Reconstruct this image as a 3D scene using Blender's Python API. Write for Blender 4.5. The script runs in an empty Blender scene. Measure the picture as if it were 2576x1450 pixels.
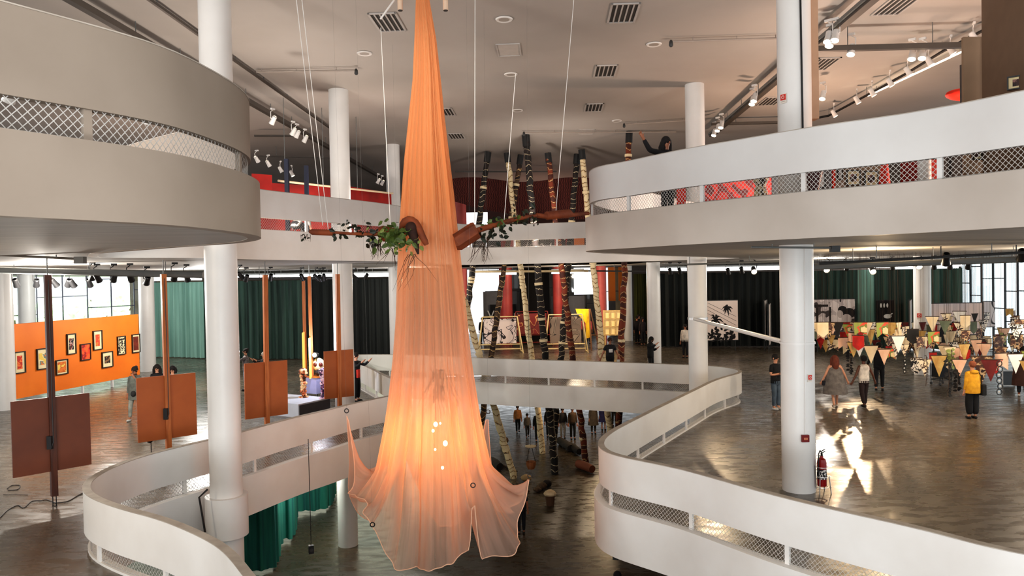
import bpy, bmesh, math, random
from math import sin, cos, pi, radians, atan, atan2, sqrt, floor as ifloor
from mathutils import Vector, Matrix, geometry, noise as mnoise
random.seed(7)
scene = bpy.context.scene
COL = scene.collection
# ---------------------------------------------------------------- camera model
F, CX, CY = 1860.0, 1288.0, 725.0
CAM = Vector((0, 0, 4.45))
PITCH, ROLL = atan(31 / 1860.0), -0.018
RM = Matrix.Rotation(pi / 2 - PITCH, 3, 'X') @ Matrix.Rotation(ROLL, 3, 'Z')
def ray(px, py): return RM @ Vector(((px - CX) / F, -(py - CY) / F, -1.0))
def onz(px, py, z):
    r = ray(px, py); return CAM + r * ((z - CAM.z) / r.z)
def ony(px, py, y):
    r = ray(px, py); return CAM + r * (y / r.y)
def xyd(px, d): return Vector(((px - CX) / F * d, d))
camd = bpy.data.cameras.new('camera'); cam = bpy.data.objects.new('camera', camd); COL.objects.link(cam)
cam.matrix_world = Matrix.Translation(CAM) @ RM.to_4x4()
camd.sensor_width = 36; camd.lens = 36 * F / 2576; camd.clip_end = 500; camd.clip_start = 0.05
scene.camera = cam
# level heights (metres above the middle gallery floor)
ZG, ZM, ZU, ZC = -4.75, 0.0, 5.70, 10.90
ZSOF = 4.96            # soffit of upper slab
ZSOFM = -0.85          # soffit of middle slab

# ---------------------------------------------------------------- materials
MATS = {}
def s2l(c):
    return tuple(((v / 12.92) if v <= 0.04045 else ((v + 0.055) / 1.055) ** 2.4) for v in c)
def rgb(r, g, b): return s2l((r / 255, g / 255, b / 255))
def mat(name, col, rough=.6, metal=0., col2=None, scale=4., bump=0., emit=0., ecol=None, spec=.5, detail=3., stretch=(1, 1, 1), lo=.35, hi=.65, alpha=None):
    if name in MATS: return MATS[name]
    m = bpy.data.materials.new(name); m.use_nodes = True
    nt = m.node_tree; b = nt.nodes['Principled BSDF']
    b.inputs['Base Color'].default_value = (*col, 1); b.inputs['Roughness'].default_value = rough
    b.inputs['Metallic'].default_value = metal; b.inputs['Specular IOR Level'].default_value = spec
    if emit:
        b.inputs['Emission Color'].default_value = (*(ecol or col), 1); b.inputs['Emission Strength'].default_value = emit
    tc = nt.nodes.new('ShaderNodeTexCoord'); mp = nt.nodes.new('ShaderNodeMapping'); mp.inputs['Scale'].default_value = stretch
    nz = nt.nodes.new('ShaderNodeTexNoise'); nz.inputs['Scale'].default_value = scale; nz.inputs['Detail'].default_value = detail
    nt.links.new(tc.outputs['Object'], mp.inputs['Vector']); nt.links.new(mp.outputs['Vector'], nz.inputs['Vector'])
    c2 = col2 or tuple(v * .93 for v in col)
    rp = nt.nodes.new('ShaderNodeValToRGB'); rp.color_ramp.elements[0].position = lo; rp.color_ramp.elements[1].position = hi
    rp.color_ramp.elements[0].color = (*col, 1); rp.color_ramp.elements[1].color = (*c2, 1)
    nt.links.new(nz.outputs['Fac'], rp.inputs['Fac']); nt.links.new(rp.outputs['Color'], b.inputs['Base Color'])
    if emit and col2: nt.links.new(rp.outputs['Color'], b.inputs['Emission Color'])
    if bump:
        bn = nt.nodes.new('ShaderNodeBump'); bn.inputs['Strength'].default_value = bump; bn.inputs['Distance'].default_value = .02
        nt.links.new(nz.outputs['Fac'], bn.inputs['Height']); nt.links.new(bn.outputs['Normal'], b.inputs['Normal'])
    MATS[name] = m; return m
def art(name, cols, scale=3., seed=0., rough=.6, stretch=(1, 1, 1), kind='noise', emit=0.):
    """printed or painted surface: hard-edged patches of several colours"""
    if name in MATS: return MATS[name]
    m = bpy.data.materials.new(name); m.use_nodes = True; nt = m.node_tree; b = nt.nodes['Principled BSDF']
    b.inputs['Roughness'].default_value = rough
    tc = nt.nodes.new('ShaderNodeTexCoord'); mp = nt.nodes.new('ShaderNodeMapping')
    mp.inputs['Location'].default_value = (seed * 3.7, seed * 1.3, seed * 2.1); mp.inputs['Scale'].default_value = stretch
    nt.links.new(tc.outputs['Object'], mp.inputs['Vector'])
    if kind == 'wave':
        t = nt.nodes.new('ShaderNodeTexWave'); t.inputs['Scale'].default_value = scale; t.inputs['Distortion'].default_value = 6; t.inputs['Detail'].default_value = 2; out = t.outputs['Fac']
    elif kind == 'voronoi':
        t = nt.nodes.new('ShaderNodeTexVoronoi'); t.inputs['Scale'].default_value = scale; out = t.outputs['Distance']
    elif kind == 'band':
        t = nt.nodes.new('ShaderNodeTexWave'); t.bands_direction = 'Z'; t.inputs['Scale'].default_value = scale; t.inputs['Distortion'].default_value = 5; t.inputs['Detail'].default_value = 4; t.inputs['Detail Scale'].default_value = 2.; out = t.outputs['Fac']
    elif kind == 'line':
        t = nt.nodes.new('ShaderNodeTexNoise'); t.inputs['Scale'].default_value = scale; t.inputs['Detail'].default_value = 1.2; t.inputs['Distortion'].default_value = 1.2; out = t.outputs['Fac']
    else:
        t = nt.nodes.new('ShaderNodeTexNoise'); t.inputs['Scale'].default_value = scale; t.inputs['Detail'].default_value = 2.5; out = t.outputs['Fac']
    nt.links.new(mp.outputs['Vector'], t.inputs['Vector'])
    rp = nt.nodes.new('ShaderNodeValToRGB'); rp.color_ramp.interpolation = 'CONSTANT'
    n = len(cols); lo, hi = (.36, .64) if kind == 'noise' else (.1, .9)
    while len(rp.color_ramp.elements) < n: rp.color_ramp.elements.new(.5)
    if kind == 'line':
        pos = [0, .46, .485, .55, .565, .62][:n]
    for i, c in enumerate(cols):
        if kind == 'line': rp.color_ramp.elements[i].position = pos[i]; rp.color_ramp.elements[i].color = (*c, 1); continue
        rp.color_ramp.elements[i].position = 0 if i == 0 else lo + (hi - lo) * i / n
        rp.color_ramp.elements[i].color = (*c, 1)
    nt.links.new(out, rp.inputs['Fac']); nt.links.new(rp.outputs['Color'], b.inputs['Base Color'])
    if emit:
        nt.links.new(rp.outputs['Color'], b.inputs['Emission Color']); b.inputs['Emission Strength'].default_value = emit
    MATS[name] = m; return m

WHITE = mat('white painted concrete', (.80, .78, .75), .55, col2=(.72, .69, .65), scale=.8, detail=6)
WARMW = mat('white concrete tinted as shade', (.31, .255, .205), .6, col2=(.265, .215, .17), scale=.7, detail=6)  # white concrete darkened in colour for facing away from the windows
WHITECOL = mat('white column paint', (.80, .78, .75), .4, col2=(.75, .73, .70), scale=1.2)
WHITEW = mat('warm shaded white concrete', (.47, .42, .375), .55, col2=(.42, .37, .325), scale=.8, detail=6)  # fascia white darkened in colour to stand in for weaker light
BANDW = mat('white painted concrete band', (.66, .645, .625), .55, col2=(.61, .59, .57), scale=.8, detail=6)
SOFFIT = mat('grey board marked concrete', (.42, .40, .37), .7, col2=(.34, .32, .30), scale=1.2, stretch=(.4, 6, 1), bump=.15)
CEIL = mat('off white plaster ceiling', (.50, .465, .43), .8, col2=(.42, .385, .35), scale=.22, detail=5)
CAPM = mat('bare concrete capping', (.45, .40, .34), .7, col2=(.36, .31, .26), scale=4, bump=.2)
BLACK = mat('matt black metal', (.012, .012, .013), .45)
DARK = mat('dark grey painted metal', (.045, .045, .045), .45)
GREYM = mat('grey painted metal', (.16, .165, .16), .45)
STEEL = mat('brushed steel', (.55, .55, .55), .35, 1.)
WIRE = mat('pale netting cord', (.45, .43, .40), .7)
LAMPW = mat('glowing lamp glass', (1, .93, .8), .3, emit=14., ecol=(1, .86, .62))
LAMPC = mat('glowing cool lamp glass', (1, 1, 1), .3, emit=25., ecol=(.85, .92, 1))
TERRA = mat('orange brown painted board', rgb(178, 98, 46), .55, col2=rgb(166, 88, 40), scale=1.5)
TERRAD = mat('dark brown painted board', rgb(112, 58, 34), .55, col2=rgb(98, 50, 30), scale=1.5)
WOODP = mat('orange stained timber', rgb(196, 118, 62), .5, col2=rgb(170, 94, 46), scale=3, stretch=(8, 8, .6))
WOODD = mat('dark brown stained timber', rgb(88, 44, 26), .5, col2=rgb(66, 32, 20), scale=3, stretch=(8, 8, .6))
ORANGE = mat('bright orange wall paint', rgb(238, 128, 32), .6, col2=rgb(228, 116, 24), scale=.6)
RED = mat('red fabric panel', rgb(170, 26, 14), .7, col2=rgb(130, 16, 10), scale=1.2)
REDB = mat('bright red fabric', rgb(225, 50, 28), .7)
CREAM = mat('cream paper', rgb(238, 220, 175), .7)
PALE = mat('pale timber', rgb(222, 190, 130), .5, col2=rgb(196, 160, 100), scale=6, stretch=(1, 1, 6))
SKIN = [mat('light skin', rgb(206, 150, 120), .5), mat('tan skin', rgb(160, 104, 76), .5), mat('brown skin', rgb(96, 58, 40), .5)]

def floor_mat(name, c1, c2, r1, r2):
    m = bpy.data.materials.new(name); m.use_nodes = True; nt = m.node_tree; b = nt.nodes['Principled BSDF']
    tc = nt.nodes.new('ShaderNodeTexCoord')
    def nz(scale, st=(1, 1, 1), det=4):
        mp = nt.nodes.new('ShaderNodeMapping'); mp.inputs['Scale'].default_value = st
        n = nt.nodes.new('ShaderNodeTexNoise'); n.inputs['Scale'].default_value = scale; n.inputs['Detail'].default_value = det
        nt.links.new(tc.outputs['Object'], mp.inputs['Vector']); nt.links.new(mp.outputs['Vector'], n.inputs['Vector']); return n
    a = nz(.5, (1, 1, 1), 6); d = nz(3., (.6, 1.6, 1), 5)
    mx = nt.nodes.new('ShaderNodeMix'); mx.data_type = 'FLOAT'; mx.inputs['Factor'].default_value = .45
    nt.links.new(a.outputs['Fac'], mx.inputs['A']); nt.links.new(d.outputs['Fac'], mx.inputs['B'])
    rp = nt.nodes.new('ShaderNodeValToRGB'); rp.color_ramp.elements[0].position = .36; rp.color_ramp.elements[1].position = .62
    rp.color_ramp.elements[0].color = (*c1, 1); rp.color_ramp.elements[1].color = (*c2, 1)
    nt.links.new(mx.outputs['Result'], rp.inputs['Fac']); nt.links.new(rp.outputs['Color'], b.inputs['Base Color'])
    mr = nt.nodes.new('ShaderNodeMapRange'); mr.inputs['From Min'].default_value = .35; mr.inputs['From Max'].default_value = .65
    mr.inputs['To Min'].default_value = r1; mr.inputs['To Max'].default_value = r2
    nt.links.new(d.outputs['Fac'], mr.inputs['Value']); nt.links.new(mr.outputs['Result'], b.inputs['Roughness'])
    w = nz(2.2, (.5, 2.0, 1), 5); bn = nt.nodes.new('ShaderNodeBump'); bn.inputs['Strength'].default_value = .035; bn.inputs['Distance'].default_value = .05
    nt.links.new(w.outputs['Fac'], bn.inputs['Height']); nt.links.new(bn.outputs['Normal'], b.inputs['Normal'])
    b.inputs['Specular IOR Level'].default_value = .72
    MATS[name] = m; return m
FLOORM = floor_mat('polished grey concrete floor', (.165, .130, .094), (.088, .070, .050), .20, .36)
FLOORG = floor_mat('polished brown concrete floor', (.070, .049, .026), (.038, .027, .015), .2, .4)
GLASS = bpy.data.materials.new('window glass'); GLASS.use_nodes = True
_n = GLASS.node_tree; _n.nodes.remove(_n.nodes['Principled BSDF'])
_t = _n.nodes.new('ShaderNodeBsdfTransparent'); _t.inputs['Color'].default_value = (.93, .96, .96, 1)
_g = _n.nodes.new('ShaderNodeBsdfGlossy'); _g.inputs['Roughness'].default_value = .03
_f = _n.nodes.new('ShaderNodeFresnel'); _f.inputs['IOR'].default_value = 1.3
_m = _n.nodes.new('ShaderNodeMixShader'); _n.links.new(_f.outputs[0], _m.inputs[0]); _n.links.new(_t.outputs[0], _m.inputs[1]); _n.links.new(_g.outputs[0], _m.inputs[2])
_n.links.new(_m.outputs[0], _n.nodes['Material Output'].inputs[0])

# ---------------------------------------------------------------- mesh building
class MB:
    def __init__(s): s.v = []; s.f = []; s.mi = []; s.cur = 0
    def add(s, vs, fs):
        o = len(s.v); s.v += [tuple(v) for v in vs]; s.f += [tuple(i + o for i in f) for f in fs]; s.mi += [s.cur] * len(fs); return s
    def box(s, c, size, rz=0., M=None):
        x, y, z = size[0] / 2, size[1] / 2, size[2] / 2
        vs = [Vector((a, b, d)) for a in (-x, x) for b in (-y, y) for d in (-z, z)]
        if M is None: M = Matrix.Translation(c) @ Matrix.Rotation(rz, 4, 'Z')
        vs = [M @ v for v in vs]
        return s.add(vs, [(0, 1, 3, 2), (4, 6, 7, 5), (0, 4, 5, 1), (2, 3, 7, 6), (0, 2, 6, 4), (1, 5, 7, 3)])
    def tube(s, pts, r, n=8, caps=True, flat=None):
        pts = [Vector(p) for p in pts]; k = len(pts)
        rs = r if isinstance(r, (list, tuple)) else [r] * k
        ups = None; rings = []
        for i, p in enumerate(pts):
            t = (pts[min(i + 1, k - 1)] - pts[max(i - 1, 0)])
            t = t.normalized() if t.length > 1e-9 else Vector((0, 0, 1))
            if ups is None: ups = t.cross(Vector((0, 1, 0)) if abs(t.y) < .9 else Vector((1, 0, 0))).normalized()
            a = (ups - t * ups.dot(t)); a = a.normalized() if a.length > 1e-6 else t.orthogonal().normalized(); ups = a; b = t.cross(a)
            rings.append([p + (a * cos(2 * pi * j / n) + b * sin(2 * pi * j / n) * (flat or 1)) * rs[i] for j in range(n)])
        vs = [v for rg in rings for v in rg]; fs = []
        for i in range(k - 1):
            for j in range(n):
                fs.append((i * n + j, i * n + (j + 1) % n, (i + 1) * n + (j + 1) % n, (i + 1) * n + j))
        if caps: fs.append(tuple(range(n))[::-1]); fs.append(tuple((k - 1) * n + j for j in range(n)))
        return s.add(vs, fs)
    def lathe(s, prof, n=24, c=(0, 0, 0), caps=True, sx=1., sy=1.):
        vs = []; k = len(prof)
        for r, z in prof:
            for j in range(n): vs.append((c[0] + sx * r * cos(2 * pi * j / n), c[1] + sy * r * sin(2 * pi * j / n), c[2] + z))
        fs = [(i * n + j, i * n + (j + 1) % n, (i + 1) * n + (j + 1) % n, (i + 1) * n + j) for i in range(k - 1) for j in range(n)]
        if caps: fs.append(tuple(range(n))[::-1]); fs.append(tuple((k - 1) * n + j for j in range(n)))
        return s.add(vs, fs)
    def ell(s, c, r, n=14, m=8, M=None):
        vs = []; 
        for i in range(m + 1):
            a = pi * i / m
            for j in range(n):
                v = Vector((r[0] * sin(a) * cos(2 * pi * j / n), r[1] * sin(a) * sin(2 * pi * j / n), r[2] * cos(a)))
                if M is not None: v = M @ v
                vs.append(Vector(c) + v)
        fs = [(i * n + j, (i + 1) * n + j, (i + 1) * n + (j + 1) % n, i * n + (j + 1) % n) for i in range(m) for j in range(n)]
        return s.add(vs, fs)
    def quad(s, a, b, c, d): return s.add([a, b, c, d], [(0, 1, 2, 3)])
    def poly(s, pts2, z0, z1):
        """vertical prism over a convex or simple polygon in plan"""
        n = len(pts2); vs = [(p[0], p[1], z0) for p in pts2] + [(p[0], p[1], z1) for p in pts2]
        fs = [(i, (i + 1) % n, n + (i + 1) % n, n + i) for i in range(n)] + [tuple(range(n))[::-1], tuple(range(n, 2 * n))]
        return s.add(vs, fs)
    def build(s, name, mats, parent=None, smooth=False, weld=False, bevel=0.):
        me = bpy.data.meshes.new(name); me.from_pydata(s.v, [], s.f)
        for m in (mats if isinstance(mats, (list, tuple)) else [mats]): me.materials.append(m)
        if s.cur or any(s.mi): me.polygons.foreach_set('material_index', s.mi)
        bm = bmesh.new(); bm.from_mesh(me)
        if weld: bmesh.ops.remove_doubles(bm, verts=bm.verts, dist=1e-4)
        if bevel: bmesh.ops.bevel(bm, geom=bm.edges[:], offset=bevel, segments=2, affect='EDGES', profile=.5)
        bmesh.ops.recalc_face_normals(bm, faces=bm.faces); bm.to_mesh(me); bm.free()
        if smooth: me.polygons.foreach_set('use_smooth', [True] * len(me.polygons)); me.set_sharp_from_angle(angle=radians(40))
        me.update(); o = bpy.data.objects.new(name, me); COL.objects.link(o)
        if parent is not None: o.parent = parent
        return o
def tag(o, label=None, cat=None, group=None, kind=None):
    if label: o['label'] = label
    if cat: o['category'] = cat
    if group: o['group'] = group
    if kind: o['kind'] = kind
    return o
def empty(name, loc=(0, 0, 0), rz=0., label=None, cat=None, group=None, kind=None):
    o = bpy.data.objects.new(name, None); COL.objects.link(o); o.location = loc; o.rotation_euler = (0, 0, rz); o.empty_display_size = .2
    return tag(o, label, cat, group, kind)
def copy_tree(o, parent=None):
    c = o.copy(); COL.objects.link(c)
    if parent is not None: c.parent = parent
    for ch in list(o.children): copy_tree(ch, c)
    return c
def copy_thing(o, loc, rz=None, label=None, group=None, scale=None):
    c = copy_tree(o); c.location = loc
    if rz is not None: c.rotation_euler = (0, 0, rz)
    if label: c['label'] = label
    if group: c['group'] = group
    if scale: c.scale = scale
    return c
def struct(o, label=None): return tag(o, label, None, None, 'structure')
# ================================================================ void edges
def catmull(pts, closed=False, sub=10):
    P = [Vector((p[0], p[1])) for p in pts]; out = []; n = len(P)
    for i in range(n - 1):
        p0 = P[max(i - 1, 0)]; p1 = P[i]; p2 = P[i + 1]; p3 = P[min(i + 2, n - 1)]
        for k in range(sub):
            t = k / sub
            out.append(.5 * ((2 * p1) + (p2 - p0) * t + (2 * p0 - 5 * p1 + 4 * p2 - p3) * t * t + (3 * p1 - p0 - 3 * p2 + p3) * t ** 3))
    out.append(P[-1]); return out
def resample(P, step):
    out = [P[0]]; acc = 0.
    for a, b in zip(P, P[1:]):
        L = (b - a).length
        if L < 1e-9: continue
        t = step - acc
        while t <= L: out.append(a + (b - a) * (t / L)); t += step
        acc = L - (t - step)
    out.append(P[-1]); return out
def smooth2(P, it):
    for _ in range(it): P = [P[0]] + [(P[i - 1] + P[i] * 2 + P[i + 1]) / 4 for i in range(1, len(P) - 1)] + [P[-1]]
    return P
def curve(pts, step=.2, it=6): return smooth2(resample(catmull(pts), step), it)
def normals(P, side):
    N = []
    for i in range(len(P)):
        t = (P[min(i + 1, len(P) - 1)] - P[max(i - 1, 0)]).normalized(); N.append(Vector((-t.y, t.x)) * side)
    return N
def sweep(mb, P, N, prof):
    """closed section prof [(offset away from the void, z)] swept along P"""
    k = len(prof); vs = []
    for p, n in zip(P, N):
        for o, z in prof: q = p + n * o; vs.append((q.x, q.y, z))
    fs = [(i * k + j, i * k + (j + 1) % k, (i + 1) * k + (j + 1) % k, (i + 1) * k + j) for i in range(len(P) - 1) for j in range(k)]
    fs.append(tuple(range(k))); fs.append(tuple((len(P) - 1) * k + j for j in range(k))[::-1])
    return mb.add(vs, fs)
def parapet(name, P, side, fb, ft, bb, bt, m, label, post_step=1.9, net=True, post0=.6, inset=.10, fm=None):
    """solid fascia, open netted slot with posts, solid band on top; one run of balcony edge"""
    N = normals(P, side)
    root = sweep(MB(), P, N, [(0, fb), (0, ft), (.16, ft), (.16, fb)]).build(name, fm or m, smooth=True); struct(root, label)
    sweep(MB(), P, N, [(inset, bb), (inset, bt - .012), (inset + .11, bt - .012), (inset + .11, bb)]).build('parapet_band', m, root, True)
    sweep(MB(), P, N, [(inset - .006, bt - .012), (inset - .006, bt), (inset + .116, bt), (inset + .116, bt - .012)]).build('capping', CAPM, root, True)
    mb = MB(); S = [0.]
    for a, b in zip(P, P[1:]): S.append(S[-1] + (b - a).length)
    def at(s):
        for i in range(len(S) - 1):
            if S[i + 1] >= s:
                t = (s - S[i]) / max(S[i + 1] - S[i], 1e-9); return P[i].lerp(P[i + 1], t), N[i].lerp(N[i + 1], t).normalized()
        return P[-1], N[-1]
    s = post0
    while s < S[-1]:
        p, n = at(s); q = p + n * (inset + .05); struct(MB().box((q.x, q.y, (ft + bb) / 2), (.07, .05, bb - ft), atan2(n.x, -n.y)).build('post', m, root)); s += post_step
    if net:
        h = bb - ft; w = .004; pitch = .075; run = h * .95; s = 0.; idx = 0
        while s + run < S[-1]:
            for d in (0, 1):
                s0, s1 = (s, s + run) if d == 0 else (s + run, s)
                (a, na), (b, nb) = at(s0), at(s1); a = a + na * (inset + .03); b = b + nb * (inset + .03)
                A = Vector((a.x, a.y, ft)); B = Vector((b.x, b.y, bb)); t = (B - A).normalized(); u = t.cross(Vector((na.x, na.y, 0))).normalized() * w
                mb.quad(A - u, A + u, B + u, B - u)
            s += pitch; idx += 1
        mb.tube([Vector((*(p + n * (inset + .03)), ft + .02)) for p, n in zip(P[::3], N[::3])], .006, 4, False)
        mb.build('safety_netting', WIRE, root)
    return root

# ---- middle void: band top seen at z = 1.05
ZB = 1.05
midpx = [(668, 1450), (600, 1372), (520, 1330), (430, 1295), (353, 1276), (290, 1256), (252, 1240), (240, 1222), (248, 1205), (290, 1180), (360, 1152), (440, 1131), (520, 1112),
         (599, 1093), (749, 1052), (849, 1029), (893, 1017), (980, 999), (1020, 990), (1044, 981), (1041, 971), (1015, 959), (985, 946), (945, 927), (908, 911), (885, 903), (877, 898), (884, 894.5),
         (905, 893), (989, 893.5), (1090, 897), (1185, 901), (1332, 906), (1500, 911), (1728, 919), (1780, 921), (1828, 926), (1850, 931.5), (1850, 937), (1820, 945), (1782, 957), (1731, 981),
         (1636, 1026), (1558, 1064), (1518, 1085), (1495, 1104), (1490, 1119), (1503, 1136), (1534, 1148), (1636, 1169), (1715, 1186), (1864, 1229), (1951, 1253), (2100, 1289), (2324, 1339), (2576, 1402)]
midw = [onz(x, y, ZB).to_2d() for x, y in midpx]
a0 = midw[0]; a1 = midw[1]
midw = [Vector((-1.6, 5.2)), Vector((-2.1, 7.2))] + midw + [Vector((8.2, 7.2)), Vector((10.5, 5.6))]
MID = curve(midw, .2, 5)
# void lies on the right of the running direction? (running: left near -> far -> right near, clockwise) => floor side is the left
parapet('wall_middle_gallery', MID, 1, ZSOFM, .04, .33, ZB, WHITE, 'white curved parapet of the middle gallery winding round the open atrium', post0=.9)
# ---- upper void
upL = [(0, 543), (97, 548), (200, 553), (312, 559.3), (451, 567.5), (571, 581), (630, 589), (655, 595), (660, 600), (641, 607), (584, 614), (462, 622), (253, 638)]
upLw = [onz(x, y, ZSOF).to_2d() for x, y in upL]
upLw = [Vector((-6.2, 0.5)), Vector((-4.9, 3.4))] + upLw
UPL = curve(upLw, .2, 4)
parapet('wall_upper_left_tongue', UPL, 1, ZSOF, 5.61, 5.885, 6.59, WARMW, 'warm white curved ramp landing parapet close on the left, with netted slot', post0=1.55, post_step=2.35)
c2 = CAM.z
upM = [xyd(253, 13.96), xyd(262, 14.9), xyd(420, 15.6), xyd(560, 16.6), xyd(662, 18.4), xyd(798, 20.0), xyd(1005, 23.2), xyd(1090, 27.), xyd(1140, 31.), xyd(1235, 32.7), xyd(1460, 31.9), xyd(1700, 30.6), xyd(1830, 29.2), xyd(1850, 28.2),
       xyd(1810, 26.6), xyd(1650, 21.8), xyd(1520, 18.3)]
UPM = curve([upLw[-1]] + upM[1:], .2, 4)
upR = [(1479, 508), (1482, 503), (1500, 501), (1544, 497), (1600, 488), (1727, 469), (1943, 442), (2034, 430), (2275, 405), (2475, 378), (2576, 362)]
ZBBU = CAM.z + 1.57
upRw = [onz(x, y, ZBBU).to_2d() for x, y in upR] + [Vector((8.6, 7.4)), Vector((12, 5.5))]
UPR = curve([UPM[-1], xyd(1482, 17.1), xyd(1472, 16.5)] + upRw[2:], .2, 5)
parapet('wall_upper_far', UPM, 1, ZSOF, CAM.z + 1.26, CAM.z + 1.57, CAM.z + 2.28, WHITE, 'white upper gallery parapet across the far side of the atrium, behind the hanging cloth', post0=.75)
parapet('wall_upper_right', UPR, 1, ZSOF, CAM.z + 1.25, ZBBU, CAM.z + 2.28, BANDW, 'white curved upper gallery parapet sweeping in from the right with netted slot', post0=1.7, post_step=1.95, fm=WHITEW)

# ================================================================ slabs
def inside(p, poly):
    c = False; n = len(poly)
    for i in range(n):
        a, b = poly[i], poly[(i + 1) % n]
        if (a.y > p.y) != (b.y > p.y) and p.x < (b.x - a.x) * (p.y - a.y) / (b.y - a.y) + a.x: c = not c
    return c
def slab(name, outer, holes, z, mats, label, up=True):
    """flat sheet at z with curved holes cut out"""
    vs = []; ed = []
    for lp in [outer] + holes:
        o = len(vs); vs += [Vector((p[0], p[1])) for p in lp]; ed += [(o + i, o + (i + 1) % len(lp)) for i in range(len(lp))]
    r = geometry.delaunay_2d_cdt(vs, ed, [], 0, 1e-5)
    V, Fc = r[0], r[2]; keep = []
    for f in Fc:
        c = Vector((sum(V[i].x for i in f) / len(f), sum(V[i].y for i in f) / len(f)))
        if inside(c, [Vector(p) for p in outer]) and not any(inside(c, [Vector(p) for p in h]) for h in holes): keep.append(tuple(f))
    me = bpy.data.meshes.new(name); me.from_pydata([(v.x, v.y, z) for v in V], [], keep)
    for p in me.polygons:
        if (p.normal.z > 0) != up: p.flip()
    me.materials.append(mats); me.update(); o = bpy.data.objects.new(name, me); COL.objects.link(o)
    return struct(o, label)
X0, X1, Y0, Y1 = -34., 30., -6., 62.
OUT = [(X0, Y0), (X1, Y0), (X1, Y1), (X0, Y1)]
closeM = [Vector((10.5, -4)), Vector((-1.6, -4))]
off = lambda P, d: [p + n * d for p, n in zip(P, normals(P, 1))]
MH = off(MID, .02) + closeM
UH = UPL + UPM[1:] + UPR[1:] + [Vector((12, -4)), Vector((-6.2, -4))]
PH_M = [Vector(v) for v in ((-3.6, 32.8), (6.4, 32.8), (6.4, 34.6), (4.9, 34.6), (4.9, 37.7), (2.4, 37.9), (1.6, 39.2), (-3.6, 39.3))]
PH_U = [Vector((-3.6, 33.3)), Vector((6.4, 33.3)), Vector((6.4, 40.2)), Vector((-3.6, 40.2))]
slab('floor_middle', OUT, [MH, PH_M], ZM, FLOORM, 'polished grey concrete floor of the middle gallery')
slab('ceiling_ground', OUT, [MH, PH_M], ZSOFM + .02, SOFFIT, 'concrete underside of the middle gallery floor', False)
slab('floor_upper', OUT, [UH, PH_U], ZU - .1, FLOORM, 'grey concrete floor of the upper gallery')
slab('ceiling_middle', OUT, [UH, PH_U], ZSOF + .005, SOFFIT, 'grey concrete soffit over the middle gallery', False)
slab('floor_ground', OUT, [], ZG, FLOORG, 'polished brown concrete floor of the ground hall')
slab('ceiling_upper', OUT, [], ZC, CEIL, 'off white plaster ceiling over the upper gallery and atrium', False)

# ================================================================ columns
def column(name, x, y, z0, z1, r, label, m=WHITECOL, collar=None):
    mb = MB().lathe([(r, 0), (r, z1 - z0)], 40)
    o = mb.build(name, m, smooth=True); o.location = (x, y, z0); struct(o, label); return o
def colpx(px, d): return (px - CX) / F * d
C1 = (colpx(557, 15.2), 15.2); C2 = (colpx(2004, 14.94), 14.94); C3 = (colpx(862, 25.4), 25.4); C4 = (colpx(1754, 25.5), 25.5)
C5 = (colpx(995, 36), 36.); C6 = (colpx(1644, 35), 35.); C7 = (colpx(1578, 49), 49.); C8 = (colpx(2320, 31), 31.)
c1 = column('column', *C1, ZG, ZC, .32, 'white round column rising through the left end of the atrium beside the curved parapet')
MB().lathe([(.42, 0), (.42, .83)], 32).build('collar', WHITECOL, c1, True).location = (0, 0, -.80 - ZG)
c2o = column('column', *C2, ZM, ZC, .325, 'white round column with red call point on the right gallery floor')
column('column', *C3, ZG, ZC, .335, 'white round column left of the hanging cloth, with the brown panel in front')
column('column', *C4, ZG, ZC, .325, 'white round column in the far right corner of the atrium with the sloping strut')
column('column', *C5, ZG, ZC, .33, 'white round column just left of the hanging cloth, at its edge')
column('column', *C6, ZM, ZSOF, .32, 'white round column behind the far walkway, person with phone before it')
column('column', *C7, ZM, ZSOF, .32, 'farther white round column beside the pale lattice crate')
column('column', *C8, ZM, ZSOF, .33, 'white round column among the hanging pennants')
column('column', colpx(6, 26.3), 26.3, ZM, ZSOF, .32, 'white round column at the left end of the orange wall')
column('column', colpx(66, 39), 39., ZM, ZSOF, .4, 'white round column by the windows behind the orange wall')
column('column', colpx(368, 37), 37., ZM, ZSOF, .36, 'cream round column at the right end of the orange wall')
# outer walls
W = mat('plain off white wall', (.62, .59, .55), .8)
DKW = mat('dark wall paint', (.03, .028, .026), .8)
struct(MB().box((0, Y1, (ZM + ZU) / 2 + 3), (64, .2, 16)).build('wall_back', mat('brown grey wall paint', (.17, .13, .11), .8)), 'dark far end wall of the building')

GW = mat('dark brown hall wall', (.07, .055, .04), .8)  # unseen walls added to keep sky light out of the ground hall
for c_, sz, nm in [((X0, 28, -2.8), (.2, 68, 3.9), 'wall_ground_left'), ((X1, 28, -2.8), (.2, 68, 3.9), 'wall_ground_right'), ((-2, Y0, -2.8), (64, .2, 3.9), 'wall_ground_front')]:
    struct(MB().box(c_, sz).build(nm, GW), 'unseen dark wall added round the ground hall against sky light')
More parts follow.
